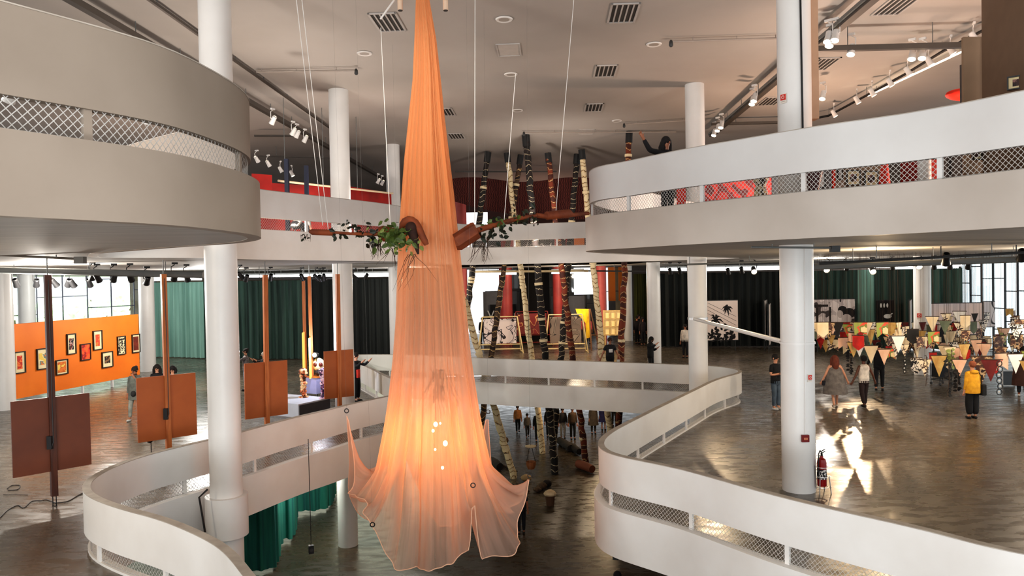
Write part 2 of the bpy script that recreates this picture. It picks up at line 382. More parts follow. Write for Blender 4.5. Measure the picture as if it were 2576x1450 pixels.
# ================================================================ lights
w = bpy.data.worlds.new('world'); scene.world = w; w.use_nodes = True
bg = w.node_tree.nodes['Background']; bg.inputs[0].default_value = (.93, .97, 1.0, 1); bg.inputs[1].default_value = 2.0
def point(name, loc, power, col=(1, .85, .65), r=.12):
    l = bpy.data.lights.new(name, 'POINT'); l.energy = power; l.color = col; l.shadow_soft_size = r
    o = bpy.data.objects.new(name, l); COL.objects.link(o); o.location = loc; return o
def spot(name, loc, aim, power, col=(1, .85, .65), ang=60, blend=.4, r=.06):
    l = bpy.data.lights.new(name, 'SPOT'); l.energy = power; l.color = col; l.spot_size = radians(ang); l.spot_blend = blend; l.shadow_soft_size = r
    o = bpy.data.objects.new(name, l); COL.objects.link(o); o.location = loc
    o.rotation_euler = (Vector(aim) - Vector(loc)).to_track_quat('-Z', 'Y').to_euler(); return o
WARM = (1, .74, .45)
scene.cycles.use_denoising = True
scene.cycles.max_bounces = 4; scene.cycles.diffuse_bounces = 2; scene.cycles.glossy_bounces = 2; scene.cycles.transmission_bounces = 2; scene.cycles.transparent_max_bounces = 9
scene.cycles.use_adaptive_sampling = True; scene.cycles.adaptive_threshold = .05
scene.cycles.sample_clamp_indirect = 6.
scene.cycles.caustics_reflective = False; scene.cycles.caustics_refractive = False
scene.view_settings.view_transform = 'Standard'; scene.view_settings.look = 'Medium High Contrast'; scene.view_settings.exposure = 0.22
NEU = (1, .93, .86)
point('added_fill', (0.5, -4.5, 8.6), 1150, (1, .95, .9), 1.2)  # unseen lamp added behind the camera to brighten ceiling and fascias
for p, e, c in [((-8.5, 9.5, 6.3), 560, (1, .93, .88)), ((-7.2, 19.5, 6.2), 400, (1, .9, .82)), ((-5.2, 26, 6.2), 380, (1, .88, .8)), ((1.2, 33.0, 6.2), 300, (1, .88, .8)), ((8.6, 19, 6.1), 420, (1, .86, .76)), ((11, 14.5, 6.3), 560, (1, .64, .46)), ((10.5, 26, 6.2), 620, (1, .68, .50)), ((-14, 30, 6.3), 320, (1, .78, .66)), ((2, 50, 6.4), 160, (1, .6, .45))]:
    point('added_uplight', p, e, c, .3)  # unseen uplights added behind the parapets to brighten the ceiling, salmon for red bounce
for p, e, c in [((-12, 19, 4.3), 780, (1, .93, .84)), ((-13, 31, 4.3), 700, (1, .97, .93)), ((-5, 37.5, 4.3), 420, NEU), ((9.5, 19, 4.3), 300, WARM), ((15, 20, 4.3), 380, (1, .82, .62)), ((14, 33, 4.3), 520, (1, .9, .78)), ((3.5, 42, 4.3), 560, (1, .80, .58))]:
    point('middle_gallery_light', p, e, c, .15)
for p, e, c in [((2.2, 37.5, -1.3), 260, WARM), ((5, 40, -1.3), 260, WARM), ((-7, 25, -1.3), 260, NEU)]:
    point('ground_hall_lamp', p, e, c, .12)
# strong warm spot on the right that throws the pennants' shadows across the floor towards the viewer
spot('pennant_spot', (15.3, 33.2, 4.6), (9.6, 16.2, 0), 1400, (1, .70, .42), 34, .6, .05)
spot('pennant_spot', (7.0, 26.5, 4.5), (4.6, 14.0, 0), 500, (1, .74, .46), 40, .7, .05)
spot('ground_spot', (5.0, 36, -1.2), (.8, 29.5, ZG), 300, WARM, 60, .6, .06)
point('middle_gallery_light', (-20.5, 37, 4.3), 420, (.95, 1, .98), .15)  # unseen lamp added to lighten the pale left curtain
point('middle_gallery_light', (-9.2, 8.5, 4.4), 260, (1, .82, .62), .15)
point('added_fill', (-1.2, -4.5, 1.2), 2100, (.97, .98, 1), 1.2)  # unseen low fill added to brighten the lower fascias
spot('added_cloth_spot', (-4.6, 7.5, 7.2), (-1.9, 16, 7.6), 1500, (1, .84, .68), 34, .8, .15)  # unseen spot added to brighten the top of the cloth
# ================================================================ hanging cloth tree
def cloth_mat():
    m = bpy.data.materials.new('sheer orange and pink cloth'); m.use_nodes = True; nt = m.node_tree; nt.nodes.remove(nt.nodes['Principled BSDF'])
    L = nt.links.new; N = nt.nodes.new
    tc = N('ShaderNodeTexCoord'); sx = N('ShaderNodeSeparateXYZ'); L(tc.outputs['Object'], sx.inputs[0])
    mr = N('ShaderNodeMapRange'); mr.inputs['From Min'].default_value = -2.2; mr.inputs['From Max'].default_value = 9.5; L(sx.outputs['Z'], mr.inputs['Value'])
    rp = N('ShaderNodeValToRGB'); e = rp.color_ramp.elements
    e[0].position = 0; e[0].color = (*rgb(250, 220, 204), 1); e[1].position = 1; e[1].color = (*rgb(252, 190, 138), 1)
    k = e.new(.45); k.color = (*rgb(248, 204, 174), 1); k = e.new(.72); k.color = (*rgb(252, 186, 132), 1)
    L(mr.outputs['Result'], rp.inputs['Fac'])
    mp = N('ShaderNodeMapping'); mp.inputs['Scale'].default_value = (70, 1.6, 1); L(tc.outputs['UV'], mp.inputs['Vector'])
    nz = N('ShaderNodeTexNoise'); nz.inputs['Scale'].default_value = 1.; nz.inputs['Detail'].default_value = 3; L(mp.outputs['Vector'], nz.inputs['Vector'])
    mx = N('ShaderNodeMix'); mx.data_type = 'RGBA'; mx.blend_type = 'MULTIPLY'; mx.inputs['Factor'].default_value = .6
    r2 = N('ShaderNodeValToRGB'); r2.color_ramp.elements[0].color = (.74, .55, .44, 1); r2.color_ramp.elements[1].color = (1, 1, 1, 1); r2.color_ramp.elements[0].position = .34; r2.color_ramp.elements[1].position = .52  # colour streaks imitate light and shade between the pleats
    L(nz.outputs['Fac'], r2.inputs['Fac']); L(rp.outputs['Color'], mx.inputs['A']); L(r2.outputs['Color'], mx.inputs['B'])
    d = N('ShaderNodeBsdfDiffuse'); t = N('ShaderNodeBsdfTranslucent'); L(mx.outputs['Result'], d.inputs['Color']); L(mx.outputs['Result'], t.inputs['Color'])
    a = N('ShaderNodeMixShader'); a.inputs[0].default_value = .5; L(d.outputs[0], a.inputs[1]); L(t.outputs[0], a.inputs[2])
    tr = N('ShaderNodeBsdfTransparent'); tr.inputs['Color'].default_value = (1., .88, .80, 1)
    lw = N('ShaderNodeLayerWeight'); lw.inputs['Blend'].default_value = .35
    op = N('ShaderNodeMapRange'); op.inputs['From Min'].default_value = 0; op.inputs['From Max'].default_value = .8; L(lw.outputs['Facing'], op.inputs['Value'])
    lo = N('ShaderNodeValToRGB'); le = lo.color_ramp.elements; le[0].position = 0; le[0].color = (.26,) * 3 + (1,); le[1].position = 1; le[1].color = (.84,) * 3 + (1,)
    for p_, v_ in ((.07, .34), (.17, .54), (.5, .44), (.72, .66)): q_ = le.new(p_); q_.color = (v_, v_, v_, 1)
    L(mr.outputs['Result'], lo.inputs['Fac']); nm = N('ShaderNodeMapRange'); nm.inputs['From Min'].default_value = .35; nm.inputs['From Max'].default_value = .62; nm.inputs['To Min'].default_value = 1.45; nm.inputs['To Max'].default_value = .72; L(nz.outputs['Fac'], nm.inputs['Value'])
    ml = N('ShaderNodeMath'); ml.operation = 'MULTIPLY'; ml.use_clamp = True; L(lo.outputs['Color'], ml.inputs[0]); L(nm.outputs['Result'], ml.inputs[1]); L(ml.outputs[0], op.inputs['To Min']); op.inputs['To Max'].default_value = .97
    f = N('ShaderNodeMixShader'); L(op.outputs['Result'], f.inputs[0]); L(tr.outputs[0], f.inputs[1]); L(a.outputs[0], f.inputs[2])
    L(f.outputs[0], nt.nodes['Material Output'].inputs[0]); return m
CLOTH = cloth_mat()
HEM = mat('stitched cloth hem', rgb(244, 200, 170), .8)
DC = 16.0
def build_cloth():
    sil = [(-90, 1048, 1068), (0, 1047, 1080), (100, 1044, 1097), (200, 1040, 1108), (300, 1030, 1118), (400, 1020, 1130), (500, 1013, 1142), (600, 1006, 1152), (700, 1003, 1163), (800, 1000, 1173), (900, 993, 1183),
           (1000, 982, 1198), (1050, 975, 1206), (1100, 966, 1216), (1170, 952, 1232)]
    prof = []
    for y, l, r in sil:
        a, b = ony(l, y, DC), ony(r, y, DC); prof.append(((a.x + b.x) / 2, (b.x - a.x) / 2, (a.z + b.z) / 2))
    ax, rb, zb = prof[-1]
    # hem control points: angle (deg, 0 = +x, -90 = towards the viewer), radius, height from the photograph's y, at that depth
    def hp(px, py, dy):
        p = ony(px, py, DC + dy); v = Vector((p.x - ax, p.y - DC)); return (atan2(v.y, v.x) % (2 * pi), v.length, p.z)
    tips = [hp(1333, 1203, -.25), hp(1228, 1042, 1.35), hp(1010, 1120, 1.5), hp(872, 1040, .15), hp(937, 1327, -1.25), hp(1190, 1228, -1.35)]
    vals = [hp(1262, 1400, -1.15), hp(1255, 1290, .9), hp(1130, 1330, 1.35), hp(925, 1310, 1.0), hp(898, 1240, -.35), hp(1020, 1436, -1.35), hp(1065, 1436, -1.45), hp(1130, 1418, -1.4), hp(1165, 1392, -1.2), hp(1178, 1385, -1.32), hp(1215, 1408, -1.3), hp(1290, 1365, -.9)]
    keys = sorted([(a, r, z, 1) for a, r, z in tips] + [(a, r, z, 0) for a, r, z in vals])
    def hem(th):
        th %= 2 * pi; n = len(keys)
        for i in range(n):
            a, b = keys[i], keys[(i + 1) % n]; a0, a1 = a[0], b[0]; t = th
            if i == n - 1: a1 += 2 * pi; t = th if th >= a0 else th + 2 * pi
            if a0 <= t <= a1 + 1e-9:
                u = (t - a0) / max(a1 - a0, 1e-6)
                if a[3] and not b[3]: e = u ** .55; k = 1 - (1 - u) ** 2.2
                elif b[3] and not a[3]: e = 1 - (1 - u) ** .55; k = u ** 2.2
                else: e = k = u * u * (3 - 2 * u)
                return a[1] + (b[1] - a[1]) * e, a[2] + (b[2] - a[2]) * k
        return keys[0][1], keys[0][2]
    NT, NS, NK = 300, 70, 34
    rings = []
    rnd = random.Random(3); ph = [rnd.uniform(0, 6.28) for _ in range(6)]
    def pleat(th, k):
        return (sin(th * 9 + ph[0] + 1.5 * sin(2 * th)) * .72 + sin(th * 21 + ph[1] + 2 * sin(3 * th + 1)) * .32 + sin(th * 41 + ph[2]) * .18)
    def body(u):
        s = u * (len(prof) - 1); i = min(int(s), len(prof) - 2); t = s - i; a, b = prof[i], prof[i + 1]
        return [a[j] + (b[j] - a[j]) * t for j in range(3)]
    V = []
    for i in range(NS):
        u = i / (NS - 1); cx, r, z = body(u); amp = .15 - .05 * u
        for j in range(NT):
            th = 2 * pi * j / NT; rr = r * (1 + amp * pleat(th, u) - amp * .45)
            V.append((cx + rr * cos(th), DC + rr * sin(th) * .85, z))
    for i in range(1, NK + 1):
        t = i / NK
        for j in range(NT):
            th = 2 * pi * j / NT; hr, hz = hem(th)
            r0 = rb * (1 + .08 * pleat(th, 1) - .036); low = min(zb, hz)
            zc = low - .35 - .25 * max(0, (hz - low)); rc = r0 * .55 + hr * .5
            if hz < zb - .6: zc = zb - .62 * (zb - hz); rc = r0 + (hr - r0) * .3
            r = (1 - t) ** 2 * r0 + 2 * t * (1 - t) * rc + t * t * hr
            z = (1 - t) ** 2 * zb + 2 * t * (1 - t) * zc + t * t * hz
            wv = pleat(th, 1) * .10 * sin(pi * min(t, .62)) + .05 * sin(th * 13 + 2.2) * t
            z += .03 * sin(th * 17 + 3 * t) * sin(pi * t)
            td = min(abs((th - a_ + pi) % (2 * pi) - pi) for a_, _, _ in tips); kt = min(1, td / .38); kt = kt * kt * (3 - 2 * kt); wv *= 1 - (1 - kt) * min(1, t * 1.5)
            r *= 1 + wv; sq = .85 + .15 * t
            V.append((ax + r * cos(th), DC + r * sin(th) * sq, z))
    n = NS + NK; Fc = [(i * NT + j, i * NT + (j + 1) % NT, (i + 1) * NT + (j + 1) % NT, (i + 1) * NT + j) for i in range(n - 1) for j in range(NT)]
    me = bpy.data.meshes.new('hanging_cloth'); me.from_pydata(V, [], Fc); me.materials.append(CLOTH)
    uv = me.uv_layers.new(name='uv'); uvs = []
    for fi in range(len(Fc)):
        i, j = divmod(fi, NT); a0, a1, b0, b1 = j / NT, (j + 1) / NT, i / n, (i + 1) / n; uvs += [a0, b0, a1, b0, a1, b1, a0, b1]
    uv.data.foreach_set('uv', uvs); me.polygons.foreach_set('use_smooth', [True] * len(me.polygons))
    o = bpy.data.objects.new('hanging_cloth', me); COL.objects.link(o)
    tag(o, 'tall sheer orange cloth hanging like a tree trunk in the middle of the atrium', 'hanging cloth')
    hm = [Vector(v) for v in V[-NT:]]; MB().tube(hm + hm[:1], .010, 5, False).build('hem', HEM, o, True)
    tip_pts = []
    for a, r, z in tips:
        p = Vector((ax + r * cos(a), DC + r * sin(a), z)); tip_pts.append(p)
        mb = MB(); ring = [p + Vector((.045 * cos(k * pi / 8), 0, .05 + .045 * sin(k * pi / 8))) for k in range(17)]; mb.tube(ring, .011, 6, False); mb.build('metal_ring', BLACK, o, True)
    # dark seam opening seen at front left
    return o, ax, tip_pts
cloth, CAX, TIPS = build_cloth()
# lamp inside
lx = onz(1092, 1100, 0).x
pl = ony(1096, 1068, DC)
root = empty('hanging_lamp', pl, 0, 'warm glowing bulb cluster shining inside the lower part of the hanging cloth', 'lamp')
BULB = mat('glowing amber bulb', (1, .75, .3), .3, emit=40., ecol=(1, .62, .22))
for dx, dz, r in ((0, 0, .045), (-.06, -.14, .03), (.2, -.42, .05), (.13, -.95, .03), (.1, .02, .02), (-.02, -.55, .022)):
    MB().ell((dx, 0, dz), (r, r, r * 1.2), 12, 8).build('bulb', BULB, root, True)
mb = MB(); mb.tube([(0, 0, 2.2), (0.02, 0, 1.1), (0, 0, .05)], .008, 5); mb.tube([(0, 0, .1), (.08, 0, -.2), (.2, 0, -.36)], .006, 5); mb.tube([(.2, 0, -.4), (.22, 0, -.7), (.13, 0, -.92)], .006, 5); mb.tube([(0, 0, .1), (-.05, 0, -.1), (-.03, 0, -.5)], .006, 5)
mb.build('cable', BLACK, root, True)
point('amber_lamp', pl + Vector((-.25, .05, -.25)), 46, (1, .38, .08), .12)
point('amber_lamp', pl + Vector((.15, .05, -.75)), 24, (1, .38, .08), .12)

# ---- branches with climbing plants
BARK = mat('rust brown rolled paper bark', rgb(140, 70, 34), .75, col2=rgb(100, 46, 22), scale=3, bump=.3)
BARKD = mat('dark burnt bark', rgb(60, 30, 18), .8, col2=rgb(30, 16, 10), scale=5, bump=.3)
LEAFS = [mat('mid green leaf', rgb(92, 110, 48), .5, col2=rgb(60, 78, 30), scale=9), mat('dark green leaf', rgb(34, 44, 26), .5, col2=rgb(22, 28, 16), scale=9), mat('pale green leaf', rgb(140, 150, 80), .5)]
ROOTM = mat('dry brown root', rgb(62, 44, 30), .8)
def leaf(mb, p, d, up, s):
    d = d.normalized(); a = d.cross(up); a = a.normalized() if a.length > 1e-4 else d.orthogonal().normalized(); n = a.cross(d)
    o = [p, p + d * s * .35 + a * s * .32, p + d * s * .75 + a * s * .25 - n * s * .05, p + d * s * 1.1 - n * s * .15, p + d * s * .75 - a * s * .25 - n * s * .05, p + d * s * .35 - a * s * .32]
    mb.add(o, [(0, 1, 2, 3), (0, 3, 4, 5)])
def leaves(name, spots, parent, seed, m, size=.09):
    rnd = random.Random(seed); mb = MB()
    for p, n, sp in spots:
        for _ in range(n):
            q = Vector(p) + Vector((rnd.gauss(0, sp), rnd.gauss(0, sp * .6), rnd.gauss(0, sp)))
            d = Vector((rnd.uniform(-1, 1), rnd.uniform(-1, 1), rnd.uniform(-1.2, .3))); leaf(mb, q, d, Vector((rnd.uniform(-1, 1), -1, rnd.uniform(-.5, 1))), size * rnd.uniform(.6, 1.3))
    o = mb.build(name, m, parent); return o
def roots(parent, p, n, L, seed, r=.006):
    rnd = random.Random(seed); mb = MB()
    for _ in range(n):
        q = Vector(p) + Vector((rnd.gauss(0, .09), rnd.gauss(0, .05), 0)); pts = [q.copy()]
        d = Vector((rnd.uniform(-.5, .5), rnd.uniform(-.2, .2), -1))
        for k in range(6):
            d += Vector((rnd.uniform(-.35, .35), 0, rnd.uniform(-.2, .1))); q = q + d.normalized() * L / 6 * rnd.uniform(.6, 1.2); pts.append(q.copy())
        mb.tube(pts, [r * (1 - .12 * k) for k in range(7)], 4, False)
    return mb.build('root', ROOTM, parent)
def bp(px, py, d=15.6): return ony(px, py, d)
# left branch: runs from the trunk to the far left
lb = empty('left_branch', (0, 0, 0), 0, 'rust brown branch with hanging green vines sticking out left of the hanging cloth', 'branch')
lb.name = 'vine_branch'
MB().tube([bp(1050, 578), bp(1000, 586), bp(940, 590), bp(880, 588), bp(842, 585)], [.05, .045, .04, .03, .03], 10).build('limb', BARK, lb, True)
MB().tube([bp(842, 586), bp(838, 586), bp(785, 584), bp(778, 582)], [.035, .065, .062, .03], 12).build('rolled_end', BARK, lb, True)
mb = MB(); mb.tube([bp(958, 590), bp(964, 588), bp(990, 590), bp(1012, 588)], [.16, .17, .14, .12], 12); mb.build('bark_cuff', BARK, lb, True)
mb = MB(); mb.tube([bp(1008, 578, 15.3), bp(1012, 567, 15.25), bp(1019, 559, 15.2), bp(1028, 555, 15.17), bp(1036, 556, 15.15), bp(1044, 561, 15.12), bp(1051, 571, 15.1), bp(1057, 583, 15.08), bp(1063, 596, 15.06), bp(1069, 607, 15.08), bp(1073, 616, 15.1)], [.03, .07, .09, .095, .09, .085, .08, .075, .07, .065, .05], 14); mb.build('arched_bark', BARK, lb, True)
mb = MB(); mb.ell(bp(1034, 574, 15.05), (.12, .10, .13), 14, 10); mb.tube([bp(1036, 580, 15.05), bp(1046, 612, 15.1), bp(1052, 640, 15.1)], [.11, .07, .02], 10); mb.build('root_ball', BARKD, lb, True)
leaves('foliage', [(bp(985, 588, 15.2), 46, .16), (bp(1010, 590, 15.1), 40, .13), (bp(1000, 600, 15.2), 24, .12)], lb, 2, LEAFS[0], .15)
leaves('foliage', [(bp(975, 595, 15.2), 16, .15), (bp(1030, 606, 15.1), 10, .12), (bp(1046, 610, 15.1), 6, .08)], lb, 5, LEAFS[2], .11)
leaves('foliage', [(bp(925, 585), 16, .12), (bp(905, 578), 12, .1), (bp(940, 602), 16, .1), (bp(870, 582), 8, .1), (bp(855, 590), 6, .07), (bp(842, 575), 5, .06), (bp(952, 570), 4, .08), (bp(770, 600), 5, .04)], lb, 3, LEAFS[1], .12)
roots(lb, bp(948, 605), 20, .42, 4, .008); roots(lb, bp(770, 590), 7, .16, 6); roots(lb, bp(1040, 640, 15.0), 7, .9, 8, .006); roots(lb, bp(993, 625), 6, .5, 9)
# right branch
rb_ = empty('right_branch', (0, 0, 0), 0, 'rust brown branch with a boxy bark cuff reaching out right of the cloth', 'branch')
rb_.name = 'vine_branch'
mb = MB()
a, b_, c_, d_ = bp(1142, 590), bp(1150, 632), bp(1207, 600), bp(1193, 558)
mb.tube([bp(1146, 611), bp(1150, 610), bp(1196, 580), bp(1200, 578)], [.16, .19, .19, .17], 6); mb.build('bark_cuff', BARK, rb_)
def bq(px, py): return ony(px, py, 15.6 + max(0, (px - 1200)) * .0085)
MB().tube([bq(1195, 582), bq(1220, 574), bq(1260, 562), bq(1295, 552), bq(1330, 546), bq(1352, 542)], [.06, .06, .055, .05, .045, .04], 10).build('limb', BARK, rb_, True)
MB().tube([bq(1350, 542), bq(1374, 545), bq(1376, 543), bq(1432, 537), bq(1440, 541), bq(1480, 537)], [.05, .06, .1, .1, .05, .045], 12).build('rolled_end', BARK, rb_, True)
leaves('foliage', [(bq(1228, 580), 12, .1), (bq(1250, 570), 18, .11), (bq(1265, 580), 10, .08), (bq(1215, 592), 8, .07), (bq(1300, 545), 14, .12), (bq(1325, 540), 12, .1), (bq(1345, 545), 8, .08), (bq(1312, 556), 5, .05)], rb_, 12, LEAFS[1], .12)
leaves('foliage', [(bq(1240, 566), 10, .1), (bq(1258, 558), 8, .08), (bq(1290, 542), 5, .08)], rb_, 13, LEAFS[0], .12)
roots(rb_, bq(1212, 600), 7, .62, 14, .01); roots(rb_, bq(1214, 620), 8, .36, 15, .005)
# dry roots hanging inside the cloth
ri = empty('root_bundle', bp(1108, 930, 16), 0, 'bundle of dry hanging roots showing through the cloth above the lamp', 'roots')
roots(ri, (0, 0, 0), 22, 1.0, 21, .008); roots(ri, (.05, 0, -.35), 16, .8, 22, .006)
# white suspension cords, thin, from the ceiling to the branches
CORD = mat('white nylon cord', (.8, .78, .74), .6)
def cord(p, q, label, r=.008, m=CORD, name='suspension_cord', grp='white suspension cords'):
    o = MB().tube([p, q], r, 5).build(name, m); return tag(o, label, 'cord', grp)
def toceil(px, py, d):
    p = ony(px, py, d); return p
for (x0, y0, x1, y1, d0, d1, lab) in [(742, -30, 812, 568, 15.0, 15.6, 'thin white cord slanting to the end of the left branch, left of the pair'), (756, -30, 826, 580, 15.1, 15.6, 'thin white cord slanting down to the left branch, right one of the pair'),
        (958, 70, 983, 590, 15.6, 15.6, 'thin white cord left of the hanging cloth, dropping to the leafy bark cuff'), (1195, -30, 1194, 562, 15.6, 15.6, 'straight vertical white cord above the right branch cuff'), (1446, -30, 1398, 536, 17.2, 17.4, 'thin white cord slanting to the far end of the right branch'),
        (1297, 186, 1268, 556, 16.2, 16.2, 'thin white cord right of the cloth, dropping to the middle of the right branch')]:
    cord(ony(x0, y0, d0), ony(x1, y1, d1), lab)
for i, p in enumerate(TIPS):
    dirs = [(1, .3), (.6, .9), (-.3, 1), (-1, .2), (-.9, -.5), (.5, -.8)][i]
    lab = ['fine thread holding out the right hand tip of the cloth', 'fine thread holding the back right tip of the cloth', 'fine thread holding the rear tip of the cloth', 'fine thread holding the far left tip of the cloth by the parapet', 'fine thread holding the low front left corner of the cloth', 'fine thread holding the front right tip of the cloth'][i]
    cord(p + Vector((0, 0, .09)), p + Vector((dirs[0] * .12, dirs[1] * .12, 9.5 if i in (1, 2) else ZC - p.z)), lab, .0011, mat('grey fine thread', (.2, .19, .18), .7), 'support_thread', 'fine threads holding the cloth tips')
# ================================================================ curtains and outer glazing
CURT = {}
def curtain(label, pts, z0, z1, m, amp=.10, wl=.42, scallop=0., grp=None, seed=0):
    P = resample(catmull(pts, sub=8), .05); N = normals(P, 1); rnd = random.Random(seed)
    vs = []; nz = 5; S = 0; k0 = rnd.uniform(0, 6)
    for i, (p, n) in enumerate(zip(P, N)):
        S = i * .05; a = amp * (sin(2 * pi * S / wl + k0 + 1.2 * sin(S * 1.7 + k0)) + .4 * sin(2 * pi * S / (wl * .43) + k0))
        for k in range(nz):
            t = k / (nz - 1); q = p + n * a * (.8 + .4 * (1 - t)); zz = z0 + (z1 - z0) * t
            if k == 0: zz += scallop * sin(S * 1.1 + k0)
            vs.append((q.x, q.y, zz))
    fs = [(i * nz + k, (i + 1) * nz + k, (i + 1) * nz + k + 1, i * nz + k + 1) for i in range(len(P) - 1) for k in range(nz - 1)]
    me = bpy.data.meshes.new('curtain'); me.from_pydata(vs, [], fs); me.materials.append(m); me.polygons.foreach_set('use_smooth', [True] * len(fs)); me.update()
    o = bpy.data.objects.new('curtain', me); COL.objects.link(o); return tag(o, label, 'curtain', grp)
TEALL = mat('lightened green curtain', rgb(140, 178, 164), .85, col2=rgb(112, 150, 138), scale=.7, stretch=(3, 3, .2))  # curtain green lightened to stand in for light falling on it
TEALD = mat('dark green curtain', rgb(60, 86, 76), .85, col2=rgb(34, 50, 45), scale=1.1, stretch=(4, 4, .15))
BLKC = mat('near black curtain', rgb(26, 31, 29), .9, col2=rgb(18, 22, 21), scale=1.1, stretch=(4, 4, .2))
TEALM = mat('mid green curtain', rgb(90, 124, 112), .85, col2=rgb(48, 70, 62), scale=1., stretch=(3, 3, .2))
TEALG = mat('turquoise curtain', rgb(42, 130, 112), .8, col2=rgb(30, 100, 96), scale=1.5, stretch=(5, 5, .2))
ctop = 4.42
def cd(px, d): return xyd(px, d)
curtain('pale green pleated curtain at the left end of the curtained wall, painted as daylit', [cd(382, 43.5), cd(450, 43), cd(514, 42.2)], .05, ctop, TEALL, seed=1)
curtain('dark green pleated curtain between the left round column and the brown timber posts', [cd(516, 42.2), cd(600, 41.6), cd(690, 41.2), cd(768, 41)], .05, ctop, TEALD, seed=2)
curtain('black pleated curtain behind the column left of the hanging cloth', [cd(768, 41), cd(850, 41), cd(1010, 41.5)], .05, ctop, BLKC, seed=3)
curtain('black pleated curtain right of the far totem poles, behind the person in a white shirt', [cd(1655, 44), cd(1760, 44), cd(1880, 43.5), cd(2010, 43)], .05, ctop, BLKC, seed=4)
curtain('dark green curtain behind the black and white portrait panel', [cd(2010, 43), cd(2090, 42.5), cd(2160, 42)], .05, ctop, TEALD, seed=5)
curtain('mid green curtain strip right of the portrait panel', [cd(2160, 42), cd(2180, 41.5), cd(2200, 41.2)], .05, ctop, TEALL, seed=6)
curtain('dark green curtain left of the column among the pennants', [cd(2200, 41.2), cd(2250, 40.8), cd(2330, 40.2)], .05, ctop, TEALD, seed=7)
curtain('mid green curtain at the right end beside the far right window', [cd(2330, 40.2), cd(2390, 39.8), cd(2421, 39.5)], .05, ctop, TEALM, seed=8)
curtain('dark olive green curtain deep behind the far round column', [cd(1594, 52), cd(1610, 52), cd(1640, 52)], .05, ctop, mat('olive curtain', rgb(92, 92, 40), .85, col2=rgb(60, 62, 26), scale=2, stretch=(4, 4, .2)), seed=9)
# ground hall turquoise curtain
def gz(px, py): return onz(px, py, ZG + .08).to_2d()
curtain('turquoise curtain in the ground hall under the left parapet, long front fold', [gz(600, 1448), gz(650, 1436), gz(690, 1425), gz(705, 1372)], ZG + .12, ZSOFM, TEALG, .07, .5, .05, 'turquoise ground hall curtain', 10)
curtain('turquoise curtain in the ground hall under the left parapet, middle fold', [gz(700, 1372), gz(718, 1358), gz(738, 1350), gz(744, 1292)], ZG + .12, ZSOFM, TEALG, .07, .5, .05, 'turquoise ground hall curtain', 11)
curtain('turquoise curtain in the ground hall under the left parapet, short rear fold', [gz(742, 1290), gz(790, 1286), gz(830, 1272), gz(842, 1232)], ZG + .12, ZSOFM, TEALG, .07, .5, .05, 'turquoise ground hall curtain', 12)
curtain('turquoise curtain glimpsed through the netting below the near left parapet', [Vector((-7.6, 13.4)), Vector((-6.6, 12.2)), Vector((-5.4, 11.4))], ZG + .12, ZSOFM - .05, TEALG, .07, .5, 0, None, 13)

# ---- left facade glazing
MULL = mat('blue grey window frame', (.05, .055, .09), .5)
def glazing(name, label, p0, p1, z0, z1, cols, m=MULL, split=(.35, .7), fin=None):
    """window wall from p0 to p1 in plan: frame, mullions, staggered transoms, one pane per bay"""
    p0 = Vector(p0); p1 = Vector(p1); d = p1 - p0; L = d.length; t = d / L; a = atan2(t.y, t.x); rnd = random.Random(len(label))
    root = empty(name, (p0.x, p0.y, 0), a, label, None, None, 'structure'); mb = MB(); w_ = .05
    for i in range(cols + 1): mb.box((L * i / cols, 0, (z0 + z1) / 2), (w_, .1, z1 - z0))
    mb.box((L / 2, 0, z0), (L, .1, w_)); mb.box((L / 2, 0, z1), (L, .1, w_)); 
    for i in range(cols):
        k = .30 + .5 * ((i * 0.37 + .2) % 1.0)
        for f in (k * .5, k, min(1, k + .32)): mb.box((L * (i + .5) / cols, 0, z0 + (z1 - z0) * f), (L / cols, .08, .045))
    mb.build('window_frame', m, root)
    for i in range(cols): MB().box((L * (i + .5) / cols, .02, (z0 + z1) / 2), (L / cols - w_, .012, z1 - z0 - w_)).build('pane', GLASS, root)
    return root
glazing('window_left', 'tall daylight window wall with blue grey mullions behind the orange wall', (-34, 31), (-21.0, 43.6), 0.05, ZSOF, 15)
glazing('window_right', 'tall daylight window wall with dark mullions at the far right', xyd(2415, 41.5), xyd(2700, 34.5), 0.05, ZSOF, 9, mat('dark window frame', (.03, .035, .045), .5))
# white louvre fins outside the right windows
LOUV = mat('white louvre blade with added glow', (.78, .82, .84), .5, emit=.9, ecol=(.9, .96, 1))  # emission puts the daylight glow into the blades
a0, a1 = xyd(2395, 43.2), xyd(2720, 35.8); mb = MB(); dd = (a1 - a0); ang = atan2(dd.y, dd.x)
for i in range(44):
    q = a0 + dd * (i / 43); mb.box((q.x, q.y, 2.4), (.10, .05, 5.0), ang + .7)
tag(mb.build('louvre_screen', LOUV), 'screen of white vertical louvre blades outside the right windows', 'louvre')
